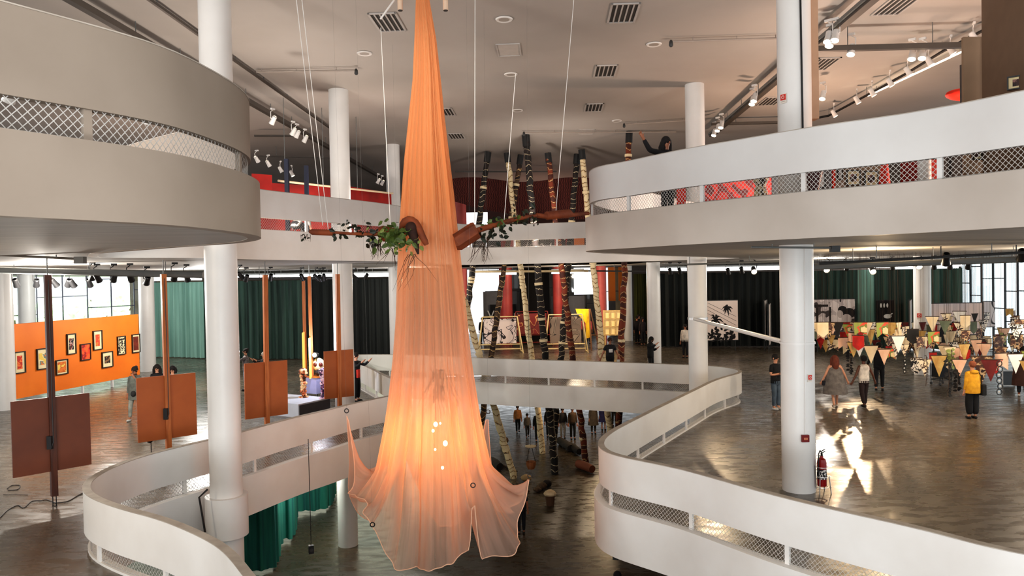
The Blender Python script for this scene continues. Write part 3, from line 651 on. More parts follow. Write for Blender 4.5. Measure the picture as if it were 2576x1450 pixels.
# outside greenery by the left windows
TRK = mat('grey tree bark', rgb(120, 108, 92), .9); FOL = mat('pale leaves with added glow', rgb(216, 232, 196), .7, col2=rgb(168, 200, 150), scale=2, emit=1.5)  # pale colour and emission put daylight glare into the leaves
for i, (px, d, h) in enumerate([(30, 50, 5.5), (110, 56, 5.6), (185, 52, 5.6), (262, 57, 5.8), (325, 66, 5.8), (225, 71, 7)]):
    p = xyd(px, d); root = empty('tree', (p.x, p.y, -1.), 0, ['leafy tree outside the left windows, nearest the left edge column', 'tall leafy tree outside behind the dark hanging post', 'leafy tree outside, between the dark hanging post and the tall middle panes', 'tall tree outside above the middle of the orange wall', 'leafy tree outside near the cream column', 'tallest tree outside, farthest behind the middle panes'][i], 'tree', 'trees outside the left windows')
    MB().tube([(0, 0, -3), (.1, 0, h * .3), (0, .1, h * .55)], [.28, .2, .1], 8).build('trunk', TRK, root)
    rnd = random.Random(i); mb = MB()
    for _ in range(150):
        v = Vector((rnd.gauss(0, 1), rnd.gauss(0, 1), rnd.gauss(0, 1))).normalized() * rnd.uniform(.5, 1.); q = Vector((v.x * 1.6, v.y * 1.6, h * .42 + v.z * h * .42)); leaf(mb, q, Vector((rnd.uniform(-1, 1), rnd.uniform(-1, 1), rnd.uniform(-1, .4))), Vector((rnd.uniform(-1, 1), -1, rnd.uniform(-1, 1))), .55)
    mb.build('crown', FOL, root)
lawn = MB().box((-30, 60, -1.6), (50, 60, .1)).build('lawn', mat('pale grass with added glow', rgb(226, 232, 210), .9, emit=1.2)); struct(lawn, 'pale lawn outside the left windows')  # emission puts daylight glare into the grass

# ================================================================ left gallery: orange wall and its framed prints
oa = onz(17, 1011, .28); ob = onz(352, 944, .28)
ov = (ob - oa).to_2d(); OL = ov.length; OA = atan2(ov.y, ov.x)
ow = empty('display_wall', (oa.x, oa.y, 0), OA, 'bright orange freestanding display wall hung with framed prints by the left windows', 'display wall')
MB().box((OL / 2, .06, 1.66), (OL, .12, 2.72)).build('board', ORANGE, ow)
mb = MB(); 
for f in (.03, .28, .52, .76, .97): mb.box((OL * f, .06, .15), (.06, .1, .32))
mb.build('foot', WHITE, ow)
def on_wall(px, py):
    """where the sight line meets the orange wall: distance along it and height"""
    r = ray(px, py); n = Vector((-sin(OA), cos(OA), 0)); t = (oa - CAM).dot(n) / r.dot(n); q = CAM + r * t
    return (q - oa).dot(Vector((cos(OA), sin(OA), 0))), q.z
FRAMEB = mat('thin black picture frame', (.02, .016, .014), .4)
def framed(parent_M, u, z, wd, ht, artm, label, mount=CREAM, inner=(.5, .5), grp='framed prints on the orange wall', fr=.035, name='framed_print', cat='framed print', dep=.06):
    """a picture: frame, cream mount, printed sheet; u,z in the wall's own plane"""
    root = bpy.data.objects.new(name, None); COL.objects.link(root); root.empty_display_size = .1
    root.matrix_world = parent_M @ Matrix.Translation((u, 0, z)); tag(root, label, cat, grp)
    mb = MB()
    for sx in (-1, 1): mb.box((sx * (wd / 2 - fr / 2), -dep / 2, 0), (fr, dep, ht))
    for sz in (-1, 1): mb.box((0, -dep / 2, sz * (ht / 2 - fr / 2)), (wd - 2 * fr, dep, fr))
    mb.build('frame', FRAMEB, root)
    MB().box((0, -dep * .35, 0), (wd - 2 * fr, .012, ht - 2 * fr)).build('mount', mount, root)
    MB().box((0, -dep * .5, 0), (wd * inner[0], .01, ht * inner[1])).build('print', artm, root)
    return root
OM = Matrix.Translation((oa.x, oa.y, 0)) @ Matrix.Rotation(OA, 4, 'Z')
cR, cO, cK, cY, cG = rgb(214, 60, 34), rgb(232, 120, 50), rgb(30, 22, 24), rgb(232, 196, 90), rgb(120, 130, 110)
cC = rgb(240, 222, 180)
prints = [((33, 940), (63, 885), art('print red figures', [cR, cO, rgb(190, 44, 26)], 5, 1), (.45, .62), 'framed print of two stacked red blocks, lowest at the left end of the orange wall'),
          ((90, 930), (120, 877), art('print yellow cone', [cY, cC, cG, cO], 4, 2), (.6, .55), 'framed print with a pale yellow cone, partly behind the dark hanging post'),
          ((138, 943), (170, 905), art('print orange ochre', [rgb(222, 120, 44), rgb(200, 98, 30), cY], 5, 3), (.7, .7), 'framed orange ochre print hung lowest, right of the dark post'),
          ((166, 892), (190, 840), art('print dark figure', [cK, rgb(190, 150, 140), cK, rgb(160, 60, 40)], 5, 4), (.5, .55), 'framed print of a dark upright figure, high left of the middle'),
          ((200, 907), (227, 865), art('print red sun', [rgb(232, 100, 40), rgb(222, 70, 36), rgb(150, 30, 24)], 4, 5), (.86, .88), 'framed print filled with orange and a red sun, in the middle of the orange wall'),
          ((232, 881), (256, 832), art('print red column', [rgb(228, 84, 48), rgb(214, 60, 40), cO], 6, 6), (.45, .6), 'framed print of a narrow red column, highest of the group'),
          ((254, 925), (283, 885), art('print black maze', [cK, rgb(150, 110, 70), cK], 9, 7), (.5, .45), 'framed print with a small dark square motif, low right of the middle'),
          ((293, 893), (315, 846), art('print black swirl', [cK, cC, cK, cC], 5, 8), (.8, .86), 'framed print of a bold black and cream swirl'),
          ((330, 888), (351, 841), art('print brown sheet', [rgb(120, 44, 26), rgb(104, 36, 22)], 5, 9), (.66, .74), 'framed print of a plain red brown sheet at the right end of the orange wall')]
for (x0, y0), (x1, y1), am, inn, lab in prints:
    u0, _ = on_wall(x0, (y0 + y1) / 2); u1, _ = on_wall(x1, (y0 + y1) / 2); um = (x0 + x1) / 2; _, zb_ = on_wall(um, y0); _, zt = on_wall(um, y1)
    framed(OM, (u0 + u1) / 2, (zb_ + zt) / 2, (u1 - u0) * .95, zt - zb_, am, lab, inner=inn)

# ================================================================ hanging cross panels on timber posts
def cross_panel(px_top, px_bot, d, y_top, y_bot, yaw, wd, z0, z1, pm, tm, label, wire=True, feet=False, thick=.05, box=True):
    a = ony(px_top, y_top, d); b = ony(px_bot, y_bot, d); x = b.x
    root = empty('suspended_display', (x, d, 0), 0, label, 'display board', 'brown boards hung on timber posts')
    lean = (a.x - b.x) / (a.z - b.z); sh = Matrix.Shear('XY', 4, (0, 0)); 
    M = Matrix.Identity(4); M[0][2] = lean; M[0][3] = -lean * b.z
    mb = MB(); mb.box((0, 0, (a.z + b.z) / 2), (.115, .115, a.z - b.z), yaw); o = mb.build('post', tm, root); o.data.transform(M)
    mb = MB(); Mz = Matrix.Rotation(yaw, 4, 'Z')
    for s in (-1, 1): mb.box((0, 0, 0), (wd / 2 - .03, thick, z1 - z0), M=Mz @ Matrix.Translation((s * (wd / 4 + .035), .02, (z0 + z1) / 2)))
    o = mb.build('board', pm, root); o.data.transform(M)
    MB().tube([(lean * (a.z - b.z), 0, a.z), (lean * (a.z - b.z), 0, ZSOF)], .012, 5).build('hanger_rod', GREYM, root)
    if box:
        p = Vector((.0, -.09, z0 + (z1 - z0) * .40))
        o = MB().box(p, (.09, .07, .26)).build('speaker_box', BLACK, root); o.data.transform(M)
        o = MB().tube([p + Vector((.04, -.02, -.1)), p + Vector((.075, -.01, .0)), p + Vector((.07, .0, .5)), p + Vector((.06, .02, 1.6)), p + Vector((.05, .03, a.z - p.z - .1))], .009, 5, False).build('cable', BLACK, root); o.data.transform(M)
    if feet:
        mb = MB(); 
        for s in (-1, 1): mb.tube([(s * .035, 0, b.z + .02), (s * .035, 0, .02)], .010, 5)
        mb.tube([(-.05, 0, .012), (.05, 0, .012)], .010, 5); mb.build('floor_bracket', BLACK, root)
    return root
def zat(px, py, d): return ony(px, py, d).z
cross_panel(119, 137, 14.7, 692, 1248, radians(46), 1.33, zat(122, 1186, 14.7), zat(122, 1000, 14.7), TERRAD, WOODD, 'dark brown square panel on a dark post, nearest on the left, with floor bracket', feet=True)
cross_panel(411, 425, 17.3, 690, 1145, radians(40), 1.26, zat(416, 1104, 17.3), zat(416, 945, 17.3), TERRA, WOODP, 'orange brown square panel on a timber post with a black box, two heads behind it')
cross_panel(667, 673, 20.1, 692, 1140, radians(38), 1.13, zat(670, 1049, 20.1), zat(670, 911, 20.1), TERRA, WOODP, 'orange brown square panel on a timber post right of the big left column', box=False)
cross_panel(849, 855, 23.5, 690, 1045, radians(36), .94, zat(852, 1001, 23.5), zat(852, 882, 23.5), TERRA, WOODP, 'orange brown square panel in front of the column left of the hanging cloth', box=False)
LITP = mat('board edge with painted glow', rgb(250, 205, 110), .5, emit=.5)  # lit look of the boards put into yellow colour and emission
cross_panel(763, 769, 27., 698, 940, radians(101), 1.3, zat(765, 932, 27.), zat(765, 835, 27.), LITP, WOODP, 'yellow lit panel seen nearly edge on, left of the pair behind the white plinth', box=False)
cross_panel(778, 785, 26., 695, 945, radians(101), 1.2, zat(779, 948, 26.), zat(779, 848, 26.), LITP, WOODP, 'yellow lit panel seen nearly edge on, right of the pair behind the white plinth', box=False)

# ================================================================ plinth with sculptures
pa, pb_, pc = onz(752, 1052, 0), onz(711, 1041, 0), onz(850, 1029, 0)
e1 = (pc - pa).normalized(); L1 = max((pc - pa).length - .35, 1.); e2 = (pb_ - pa); L2 = max(e2.length, 1.) * 1.9; e2 = Vector((-e1.y, e1.x, 0))
PAN = atan2(e1.y, e1.x); ph_ = zat(752, 1018, pa.y)
pl_ = empty('display_plinth', pa, PAN, 'low white plinth with a dark grey front, carrying the small lit sculptures', 'plinth')
MB().box((L1 / 2, L2 / 2 + .01, ph_ / 2), (L1, L2, ph_)).build('base', mat('pale grey plinth paint', rgb(205, 210, 222), .5), pl_)
MB().box((L1 / 2, -.006, ph_ / 2 - .01), (L1 - .06, .02, ph_ - .06)).build('front_panel', mat('dark grey plinth front', rgb(74, 72, 76), .6), pl_)
PM = Matrix.Translation(pa) @ Matrix.Rotation(PAN, 4, 'Z')
def on_pl(px, py):
    p = onz(px, py, ph_); return p
q = on_pl(800, 990)
bx = empty('pedestal', (q.x, q.y + .1, ph_), PAN, 'pale lilac pedestal box standing on the white plinth', 'pedestal')
hgt = zat(790, 950, q.y) - ph_
MB().box((0, .1, hgt / 2), (.52, .5, hgt)).build('box', mat('lilac paint', rgb(176, 176, 222), .5), bx)
MB().box((0, .1, hgt + .015), (.56, .54, .03)).build('top', mat('orange tray', rgb(224, 130, 50), .5), bx)
TOTM = art('totem paint peach', [rgb(242, 190, 130), rgb(250, 226, 180), rgb(216, 120, 70), rgb(90, 50, 30)], 6, 11)
TOTV = art('totem paint pink', [rgb(236, 190, 214), rgb(250, 230, 240), rgb(150, 90, 140), rgb(60, 40, 70)], 7, 12)
def stack_sculpture(name, loc, H, m, label, seed):
    rnd = random.Random(seed); root = empty(name, loc, 0, label, 'sculpture'); z = 0
    MB().lathe([(.17, 0), (.17, .03)], 16).build('base', m, root); z = .03; k = 0
    while z < H:
        r = .09 + .05 * rnd.random(); h = r * 1.3; MB().ell((rnd.uniform(-.03, .03), 0, z + h * .45), (r, r * .9, h * .55), 10, 8).build('bead', m, root, True); z += h * .85; k += 1
    MB().lathe([(.13, 0), (.16, .02), (.15, .14), (.06, .2), (.02, .21)], 8, (0, 0, z)).build('head', m, root)
    return root
q = on_pl(764, 1000); stack_sculpture('totem_sculpture', q, zat(764, 945, q.y) - ph_, TOTM, 'peach totem sculpture of stacked lumps on the left of the plinth', 1)
q = on_pl(815, 1003); stack_sculpture('totem_sculpture', q, zat(815, 945, q.y) - ph_, TOTV, 'pinkish totem sculpture of stacked lumps half behind the brown panel', 2)
q = Vector((bx.location.x, bx.location.y + .05, ph_ + hgt + .03))
sk = empty('head_sculpture', q, 0, 'round eyed head sculpture with a dark open jaw on the lilac pedestal', 'sculpture')
BONE = mat('cream glazed clay', rgb(240, 220, 190), .4)
MB().ell((0, 0, .40), (.22, .2, .24), 16, 12).build('cranium', BONE, sk, True); MB().ell((.08, -.02, .14), (.24, .18, .13), 14, 10).build('jaw', mat('blue black glaze', rgb(40, 44, 60), .3), sk, True)
for dx in (-.07, .12):
    e_ = MB().ell((dx, -.17, .42), (.075, .06, .075), 12, 8).build('eye', mat('dark red glaze', rgb(90, 30, 26), .3), sk, True)
sl = empty('spotlight', ony(795, 893, 25.9), radians(-15), 'small floor spotlight shining straight at the viewer above the plinth', 'spotlight')
MB().lathe([(.05, -.12), (.09, .0), (.1, .1)], 16).build('body', BLACK, sl).rotation_euler = (pi / 2, 0, 0)
MB().ell((0, -.11, 0), (.075, .02, .075), 14, 8).build('lens', LAMPC, sl, True)
MB().tube([(0, .02, -.05), (0, .05, -.6), (0, .05, -sl.location.z)], .015, 6).build('stand', BLACK, sl)
point('plinth_lamp', ony(800, 870, 25.2), 90, (.82, .86, 1), .08)
# ================================================================ tall totem poles
_k1, _k2, _cr, _tn, _rd = rgb(24, 20, 18), rgb(40, 30, 26), rgb(214, 196, 160), rgb(196, 164, 112), rgb(120, 52, 28)
LOGS = [art('log bark light', [_cr, _tn, rgb(92, 66, 44), _cr, rgb(224, 206, 166)], .55, 21, .8, (2, 2, 1.2), 'band'),
        art('log bark dark', [_k1, _k2, _k1, _cr, _k2, _k1, _k2], .42, 22, .8, (2, 2, 1.4), 'band'),
        art('log bark red', [_rd, rgb(90, 38, 24), _tn, _rd, rgb(70, 32, 22)], .5, 23, .8, (2, 2, 1.2), 'band'),
        art('log bark mixed', [rgb(84, 62, 46), _k2, _tn, rgb(110, 82, 58), _k2], .5, 24, .8, (2, 2, 1.2), 'band')]
CAPB = mat('black pole cap', (.01, .01, .01), .6)
def totem(top, bot, d, m, r, label, ztop=None):
    a = ony(*top, d); b = onz(*bot, ZG) if d is None else ony(*bot, d)
    t = (a - b); t2 = b + t * ((ZG - b.z) / t.z); b = Vector((t2.x, t2.y, ZG))
    if a.z > ZC - .02: a = b + (a - b) * ((ZC - .02 - b.z) / (a.z - b.z))
    root = empty('totem_pole', b, 0, label, 'totem pole', 'tall patterned totem poles leaning in the far hall')
    rnd = random.Random(int(top[0])); n = 44; v = a - b
    pts = [v * (i / n) + Vector((rnd.gauss(0, .018), rnd.gauss(0, .018), 0)) for i in range(n + 1)]
    MB().tube(pts, [r * (1.05 - .2 * i / n) * rnd.uniform(.9, 1.1) for i in range(n + 1)], 10).build('shaft', m, root, True)
    MB().tube([v * .968, v * 1.0], r * 1.06, 12).build('cap', CAPB, root)
    for k in range(4):
        q = v * rnd.uniform(.08, .95); MB().tube([q - v.normalized() * .06, q + v.normalized() * .06], r * 1.12, 10).build('painted_ring', mat('cream pole ring', rgb(226, 206, 166), .7), root)
    return root
totem((1228, 383), (1176, 776), 38.2, LOGS[1], .16, 'black ringed totem pole just right of the hanging cloth')
totem((1106, 535), (1295, 1213), 33.4, LOGS[0], .15, 'pale birch like totem pole leaning out from behind the cloth to the ground hall')
totem((1310, 390), (1210, 1073), 38.6, LOGS[3], .15, 'mottled totem pole leaning left toward the foot of the cloth')
totem((1275, 385), (1366, 1142), 38., LOGS[0], .15, 'pale totem pole leaning right, third from the cloth')
totem((1322, 335), (1397, 1200), 34.0, LOGS[1], .17, 'tallest dark totem pole reaching the ceiling')
totem((1378, 385), (1474, 1168), 35.9, LOGS[2], .15, 'reddish brown totem pole leaning right in the middle of the far hall')
totem((1452, 388), (1394, 1110), 37.4, LOGS[1], .16, 'black totem pole with white rings leaning left, near the right parapet nose')
totem((1463, 377), (1540, 1145), 37.0, LOGS[0], .16, 'pale totem pole beside the right parapet nose')
totem((1583, 330), (1556, 1060), 33.6, LOGS[2], .15, 'brown totem pole rising behind the right parapet')
# pole base stones and odds on the ground hall floor
STONE = mat('rough brown stone', rgb(96, 72, 48), .85, col2=rgb(60, 44, 30), scale=8, bump=.4)
LOGD = mat('charred log', rgb(40, 30, 24), .9, col2=rgb(22, 18, 16), scale=6, bump=.4)
def g(px, py): return onz(px, py, ZG)
def rock(px, py, s, label, m=STONE, name='stone'):
    p = g(px, py); mb = MB().ell((0, 0, s[2]), s, 12, 8); o = mb.build(name, m, smooth=True); o.location = p
    for v in o.data.vertices: v.co *= 1 + .25 * mnoise.noise(v.co * 4 + Vector((px, py, 0)))
    return tag(o, label, 'stone', 'stones on the ground hall floor')
rock(1325, 1212, (.24, .2, .17), 'rounded pale stone beside the foot of the pale leaning pole', mat('pale stone', rgb(170, 140, 100), .8))
rock(1362, 1232, (.22, .18, .14), 'dark stone left of the lidded bucket'); rock(1378, 1226, (.2, .16, .16), 'dark stone right next to another near the lidded bucket', LOGD); rock(1352, 1238, (.18, .14, .1), 'small flat stone left of the two dark stones')
rock(1268, 1118, (.25, .2, .2), 'stone at the side of the pale leaning pole')
def log(px, py, px2, py2, r, label, m=LOGD):
    a, b = g(px, py), g(px2, py2); o = MB().tube([a + Vector((0, 0, r)), (a + b) / 2 + Vector((0, 0, r * 1.1)), b + Vector((0, 0, r))], [r, r * 1.05, r * .9], 10).build('log', m, smooth=True); return tag(o, label, 'log', 'logs lying in the ground hall')
log(1408, 1118, 1436, 1138, .2, 'dark log lying behind the tallest pole'); log(1430, 1128, 1458, 1146, .18, 'second dark log lying across the first one'); log(1455, 1178, 1490, 1192, .2, 'red brown block at the foot of the reddish pole', mat('red brown wood', rgb(120, 60, 30), .8))
log(1236, 1170, 1258, 1186, .2, 'dark log at the hem of the cloth, right side'); log(1232, 1160, 1300, 1190, .05, 'thin stick lying near the cloth hem', mat('dry stick', rgb(70, 52, 34), .9)); log(1300, 1216, 1330, 1240, .05, 'thin stick at the foot of the pale leaning pole', mat('dry stick', rgb(70, 52, 34), .9))
p = g(1384, 1272); b = empty('bucket', p, 0, 'brown bucket with a cream cloth lid standing alone on the ground hall floor', 'bucket')
MB().lathe([(.16, 0), (.2, .42), (.18, .42), (.15, .04)], 18).build('body', mat('brown bucket', rgb(92, 62, 40), .7), b); MB().lathe([(.24, 0), (.26, .06), (.2, .14), (.08, .2)], 14, (0, 0, .42)).build('lid', mat('cream cloth lid', rgb(226, 200, 160), .8), b)
hp_ = ony(1336, 1180, 30.5)
hb = empty('hanging_basket', hp_, 0, 'small woven basket hanging on cords over the ground hall', 'basket')
MB().lathe([(.14, 0), (.2, .14), (.22, .3), (.19, .3), (.13, .03)], 16).build('bowl', mat('woven basket', rgb(140, 84, 44), .8), hb); mb = MB()
for s in (-1, 1): mb.tube([(s * .18, 0, .3), (s * .05, 0, .9)], .012, 4); 
mb.build('cord', BLACK, hb); MB().lathe([(.02, 0), (.2, .02), (.24, .07), (.02, .1)], 14, (0, 0, .88)).build('dish', mat('cream dish', rgb(230, 210, 170), .6), hb)
MB().tube([(0, 0, .95), (0, 0, 6.2)], .008, 4).build('hanging_line', BLACK, hb)
cord(ony(779, 1118, 17.9) + Vector((0, -.12, .15)), ony(786, 1368, 17.9) + Vector((0, -.12, 0)), 'thin dark cable hanging below the left parapet to a small black speaker', .009, DARK, 'hanging_cable', None)
sp = empty('hanging_speaker', ony(786, 1378, 17.9) + Vector((0, -.12, 0)), .4, 'small black speaker hanging on a cable under the left parapet', 'speaker')
MB().box((0, 0, 0), (.12, .11, .19)).build('cabinet', BLACK, sp); MB().lathe([(.04, 0), (.045, .012)], 14).build('speaker_cone', DARK, sp).matrix_local = Matrix.Translation((0, -.056, 0)) @ Matrix.Rotation(pi / 2, 4, 'X')
for px, py, d, lab in [(1549, 1396, 15.2, 'small black speaker hanging under the right parapet curve')]:
    s2 = copy_thing(sp, ony(px, py, d), -.3, lab)

# ================================================================ far middle gallery: A-frame displays
FRW = mat('pale timber frame', rgb(232, 206, 150), .55)
def easel(px, d, wd, ht, am, label, yaw=0., fm=FRW, z0=.55):
    x = colpx(px, d); root = empty('easel_display', (x, d, 0), yaw, label, 'easel display', 'easel displays on the far gallery')
    mb = MB(); r = .035; hh = z0 + ht + .12
    for s in (-1, 1):
        mb.tube([(s * wd * .5, 0, hh), (s * (wd * .5 + .30), -.35, 0)], r, 6); mb.tube([(s * wd * .5, 0, hh), (s * (wd * .5 + .22), .85, 0)], r, 6); mb.tube([(s * (wd * .5 + .30), -.35, .05), (s * (wd * .5 + .22), .85, .05)], r, 6)
    mb.tube([(-wd * .5, 0, hh), (wd * .5, 0, hh)], r, 6); mb.tube([(-wd * .58, -.12, z0 - .05), (wd * .58, -.12, z0 - .05)], r, 6); mb.tube([(-wd * .6, -.3, .25), (wd * .6, -.3, .25)], r, 6)
    mb.build('frame', fm, root)
    MB().box((0, -.06, z0 + ht / 2), (wd * .94, .03, ht)).build('painting', am, root).rotation_euler = (radians(-4), 0, 0)
    return root
easel(1256, 42.6, 2.0, 1.42, art('drawing pale lines', [rgb(226, 206, 196), rgb(40, 30, 30), rgb(214, 196, 190), rgb(60, 46, 44), rgb(230, 214, 204)], 1.3, 31, kind='line'), 'easel with a pale drawing of dark lines, left of the three on the far gallery', .04)
easel(1336, 46.5, 2.0, 1.30, art('painting deep red', [rgb(120, 20, 16), rgb(206, 150, 90), rgb(96, 14, 12), rgb(130, 34, 22), rgb(110, 24, 16)], .9, 32, kind='line'), 'deep red painting on a low frame, in the middle behind the other easels', 0., mat('red frame', rgb(120, 30, 22), .6), .75)
easel(1421, 42.2, 1.9, 1.5, art('drawing grey brush', [rgb(150, 130, 112), rgb(44, 34, 30), rgb(164, 146, 126), rgb(50, 40, 34), rgb(140, 120, 104)], 1.2, 33, kind='line'), 'easel with a grey brush drawing, right of the deep red painting', -.04)
x_ = colpx(1465, 43.3)
bn = empty('yellow_banner', (x_, 43.3, 0), .3, 'bright yellow cloth draped over a leaning timber trestle', 'banner')
MB().add([(-.45, 0, 2.45), (.5, .1, 2.4), (.42, -.15, .75), (.1, -.2, .7), (.12, -.1, 1.6), (-.4, -.05, 2.2)], [(0, 1, 4, 5), (1, 2, 3, 4)]).build('cloth', mat('yellow cloth', rgb(244, 204, 36), .7, col2=rgb(214, 160, 24), scale=3), bn)
mb = MB(); mb.tube([(.5, .1, 2.4), (1.1, .2, 0)], .05, 6); mb.tube([(.45, .1, 2.4), (.35, -.4, 0)], .05, 6); mb.tube([(.4, -.3, .9), (1.0, .1, .8)], .04, 6); mb.build('trestle', mat('brown timber', rgb(120, 84, 56), .7), bn)
x_ = colpx(1539, 44.5); cr = empty('lattice_crate', (x_, 44.5, 0), 0, 'tall pale timber lattice crate beside the farther column', 'crate')
mb = MB(); 
for i in range(4): mb.box((-.5 + i * .34, 0, 1.5), (.08, .06, 1.55))
for k in range(4): mb.box((0, -.01, .78 + k * .48), (1.1, .06, .08))
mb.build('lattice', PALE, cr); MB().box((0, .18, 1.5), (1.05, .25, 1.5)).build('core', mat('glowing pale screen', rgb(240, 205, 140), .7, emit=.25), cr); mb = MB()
for s in (-1, 1): mb.box((s * .45, .1, .36), (.08, .3, .76))
mb.build('leg', PALE, cr)
# far rooms: red columns, black backdrop with lettering, grey partitions, bright windows
REDC = mat('red column paint', rgb(176, 62, 52), .5, col2=rgb(150, 46, 40), scale=1); PINKC = mat('pink column paint', rgb(206, 96, 88), .5)
for px, d, r, m, lab in [(1272, 47.5, .42, REDC, 'dark red round column behind the left easel'), (1404, 47.5, .34, REDC, 'red round column right of the black backdrop'), (1512, 48, .34, PINKC, 'salmon pink round column beside the lattice crate'), (1163, 47, .3, PINKC, 'pink round column at the edge of the hanging cloth')]:
    column('column', colpx(px, d), d, ZM, ZSOF, r, lab, m)
def partition(px0, px1, d, z0, z1, m, label, name='partition_wall', d1=None, th=.08):
    a, b = xyd(px0, d), xyd(px1, d1 or d); v = b - a
    o = MB().box(((a.x + b.x) / 2, (a.y + b.y) / 2, (z0 + z1) / 2), (v.length, th, z1 - z0), atan2(v.y, v.x)).build(name, m); return tag(o, label, 'partition')
GREYP = mat('grey partition paint', rgb(128, 126, 128), .8); 
partition(1215, 1300, 52, 0, 3.35, GREYP, 'grey partition with the black lettered board, left of the black backdrop')
partition(1308, 1382, 50.5, 0, ZSOF, mat('black backdrop cloth', rgb(20, 16, 15), .9), 'tall black backdrop in the middle of the far gallery')
partition(1386, 1470, 52, 0, 2.95, GREYP, 'grey partition right of the black backdrop')
SIGNB = partition(1232, 1297, 51.8, .6, 2.45, mat('black sign board', rgb(24, 22, 24), .8), 'black lettered board fixed on the grey partition'); SIGNB['cx'] = (colpx(1232, 51.8) + colpx(1297, 51.8)) / 2
SIGNB.data.transform(Matrix.Translation((-SIGNB['cx'], -51.8, -1.525))); SIGNB.location = (SIGNB['cx'], 51.8, 1.525)
def text(body, size, loc, rot, m, label, name='lettering', parent=None, depth=.005):
    cu = bpy.data.curves.new(name, 'FONT'); cu.body = body; cu.size = size; cu.extrude = depth; cu.align_x = 'CENTER'; cu.align_y = 'CENTER'; cu.materials.append(m)
    t = bpy.data.objects.new(name, cu); COL.objects.link(t); bpy.context.view_layer.update()
    me = bpy.data.meshes.new_from_object(t); bpy.data.objects.remove(t); o = bpy.data.objects.new(name, me); COL.objects.link(o); o.location = loc; o.rotation_euler = rot
    if parent is not None: o.parent = parent
    elif label: tag(o, label, 'lettering')
    return o
WL = mat('white lettering', (.85, .83, .8), .6)
for tx_, sz_, px_ in (('Vila', .85, 1247), ('au', .8, 1291)):
    o = text(tx_, sz_, (0, 0, 0), (pi / 2, 0, 0), WL, None, parent=SIGNB); o.location = (colpx(px_, 51.7) - SIGNB['cx'], -.07, 1.70 - 1.525)
glazing('window_far', 'bright window wall at the back of the far gallery', xyd(1170, 58), xyd(1560, 57), .05, ZSOF, 14, mat('dark window frame', (.03, .035, .045), .5))
GLOW = mat('white panel with added glow', (.9, .92, .95), .8, emit=.9)  # glow added to these panels in place of bright window daylight
partition(1176, 1220, 57, 0, ZSOF, GLOW, 'white wall strip glowing in place of daylight right of the cloth', d1=57); partition(1444, 1500, 57, 2.9, ZSOF, GLOW, 'white blind glowing in place of daylight above the grey partition')
partition(1220, 1262, 57.2, 3.3, ZSOF, GLOW, 'white wall glowing in place of daylight above the grey partition, far left'); partition(1500, 1530, 57.2, 0, ZSOF, GLOW, 'white wall strip glowing in place of daylight behind the pink column')
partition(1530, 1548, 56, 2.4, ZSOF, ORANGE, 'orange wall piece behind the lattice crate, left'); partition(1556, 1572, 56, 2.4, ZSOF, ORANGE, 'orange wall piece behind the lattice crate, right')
partition(1548, 1590, 57.4, 0, ZSOF, mat('beige wall', rgb(190, 165, 130), .8), 'beige wall strip behind the farther column')
# photograph panels in the right gallery
def photo(px0, px1, py0, py1, d, am, label, frame=None, name='photograph', d1=None):
    a, b = xyd(px0, d), xyd(px1, d1 or d); v = b - a; z0 = ony((px0 + px1) / 2, py1, d).z; z1 = ony((px0 + px1) / 2, py0, d).z
    root = empty(name, ((a.x + b.x) / 2, (a.y + b.y) / 2, 0), atan2(v.y, v.x), label, 'photograph', 'large photographs in the right gallery')
    MB().box((0, 0, (z0 + z1) / 2), (v.length, .04, z1 - z0)).build('print', am, root)
    MB().box((0, .05, (z0 + z1) / 2), (v.length + .08, .04, z1 - z0 + .08)).build('backing', BLACK, root)
    mb = MB()
    for s in (-1, 1): mb.box((s * v.length * .42, .06, z0 / 2), (.04, .04, z0))
    mb.build('leg', BLACK, root); return root, v.length, z0, z1
bw = [rgb(236, 222, 216), rgb(210, 196, 192), rgb(40, 34, 34), rgb(236, 224, 220)]
INK = mat('black silhouette ink', rgb(26, 22, 22), .8)
r_, L_, z0_, z1_ = photo(1774, 1855, 757, 856, 41.5, mat('pale sky print', rgb(244, 226, 214), .7, col2=rgb(232, 210, 198), scale=.5), 'pale sky photo panel with black palm silhouettes and wires, behind the sloping strut')
def palm(mb, cx, cz, s, seed):
    rnd = random.Random(seed)
    for k in range(9):
        a = k * 2 * pi / 9 + rnd.uniform(-.2, .2); L = s * rnd.uniform(.7, 1.1); mb.tube([(cx, -.03, cz), (cx + cos(a) * L * .6, -.03, cz + sin(a) * L * .6 + .05), (cx + cos(a) * L, -.03, cz + sin(a) * L - .08)], [.05, .045, .01], 4, flat=.2)
mb = MB(); palm(mb, -.35, z0_ + 1.15, .42, 1); palm(mb, .3, z1_ - .45, .3, 2); mb.tube([(-.35, -.03, z0_ + 1.1), (-.3, -.03, z0_ + .4)], .025, 4)
rnd = random.Random(5)
for _ in range(70): leaf(mb, Vector((rnd.uniform(-.75, .7), -.03, z0_ + abs(rnd.gauss(0, .32)))), Vector((rnd.uniform(-1, 1), 0, rnd.uniform(-.5, 1))), Vector((0, 1, 0)), .2)
for k in range(4): mb.tube([(-.8, -.03, z1_ - .1 - k * .2), (.8, -.03, z1_ - .9 - k * .25)], .008, 3)
mb.build('silhouette', INK, r_)
r_, L_, z0_, z1_ = photo(2047, 2150, 754, 850, 40, art('photo grey tones', [rgb(232, 220, 214), rgb(222, 208, 202), rgb(190, 176, 172), rgb(60, 50, 50)], .9, 41), 'large black and white photo panel with two dark haired heads')
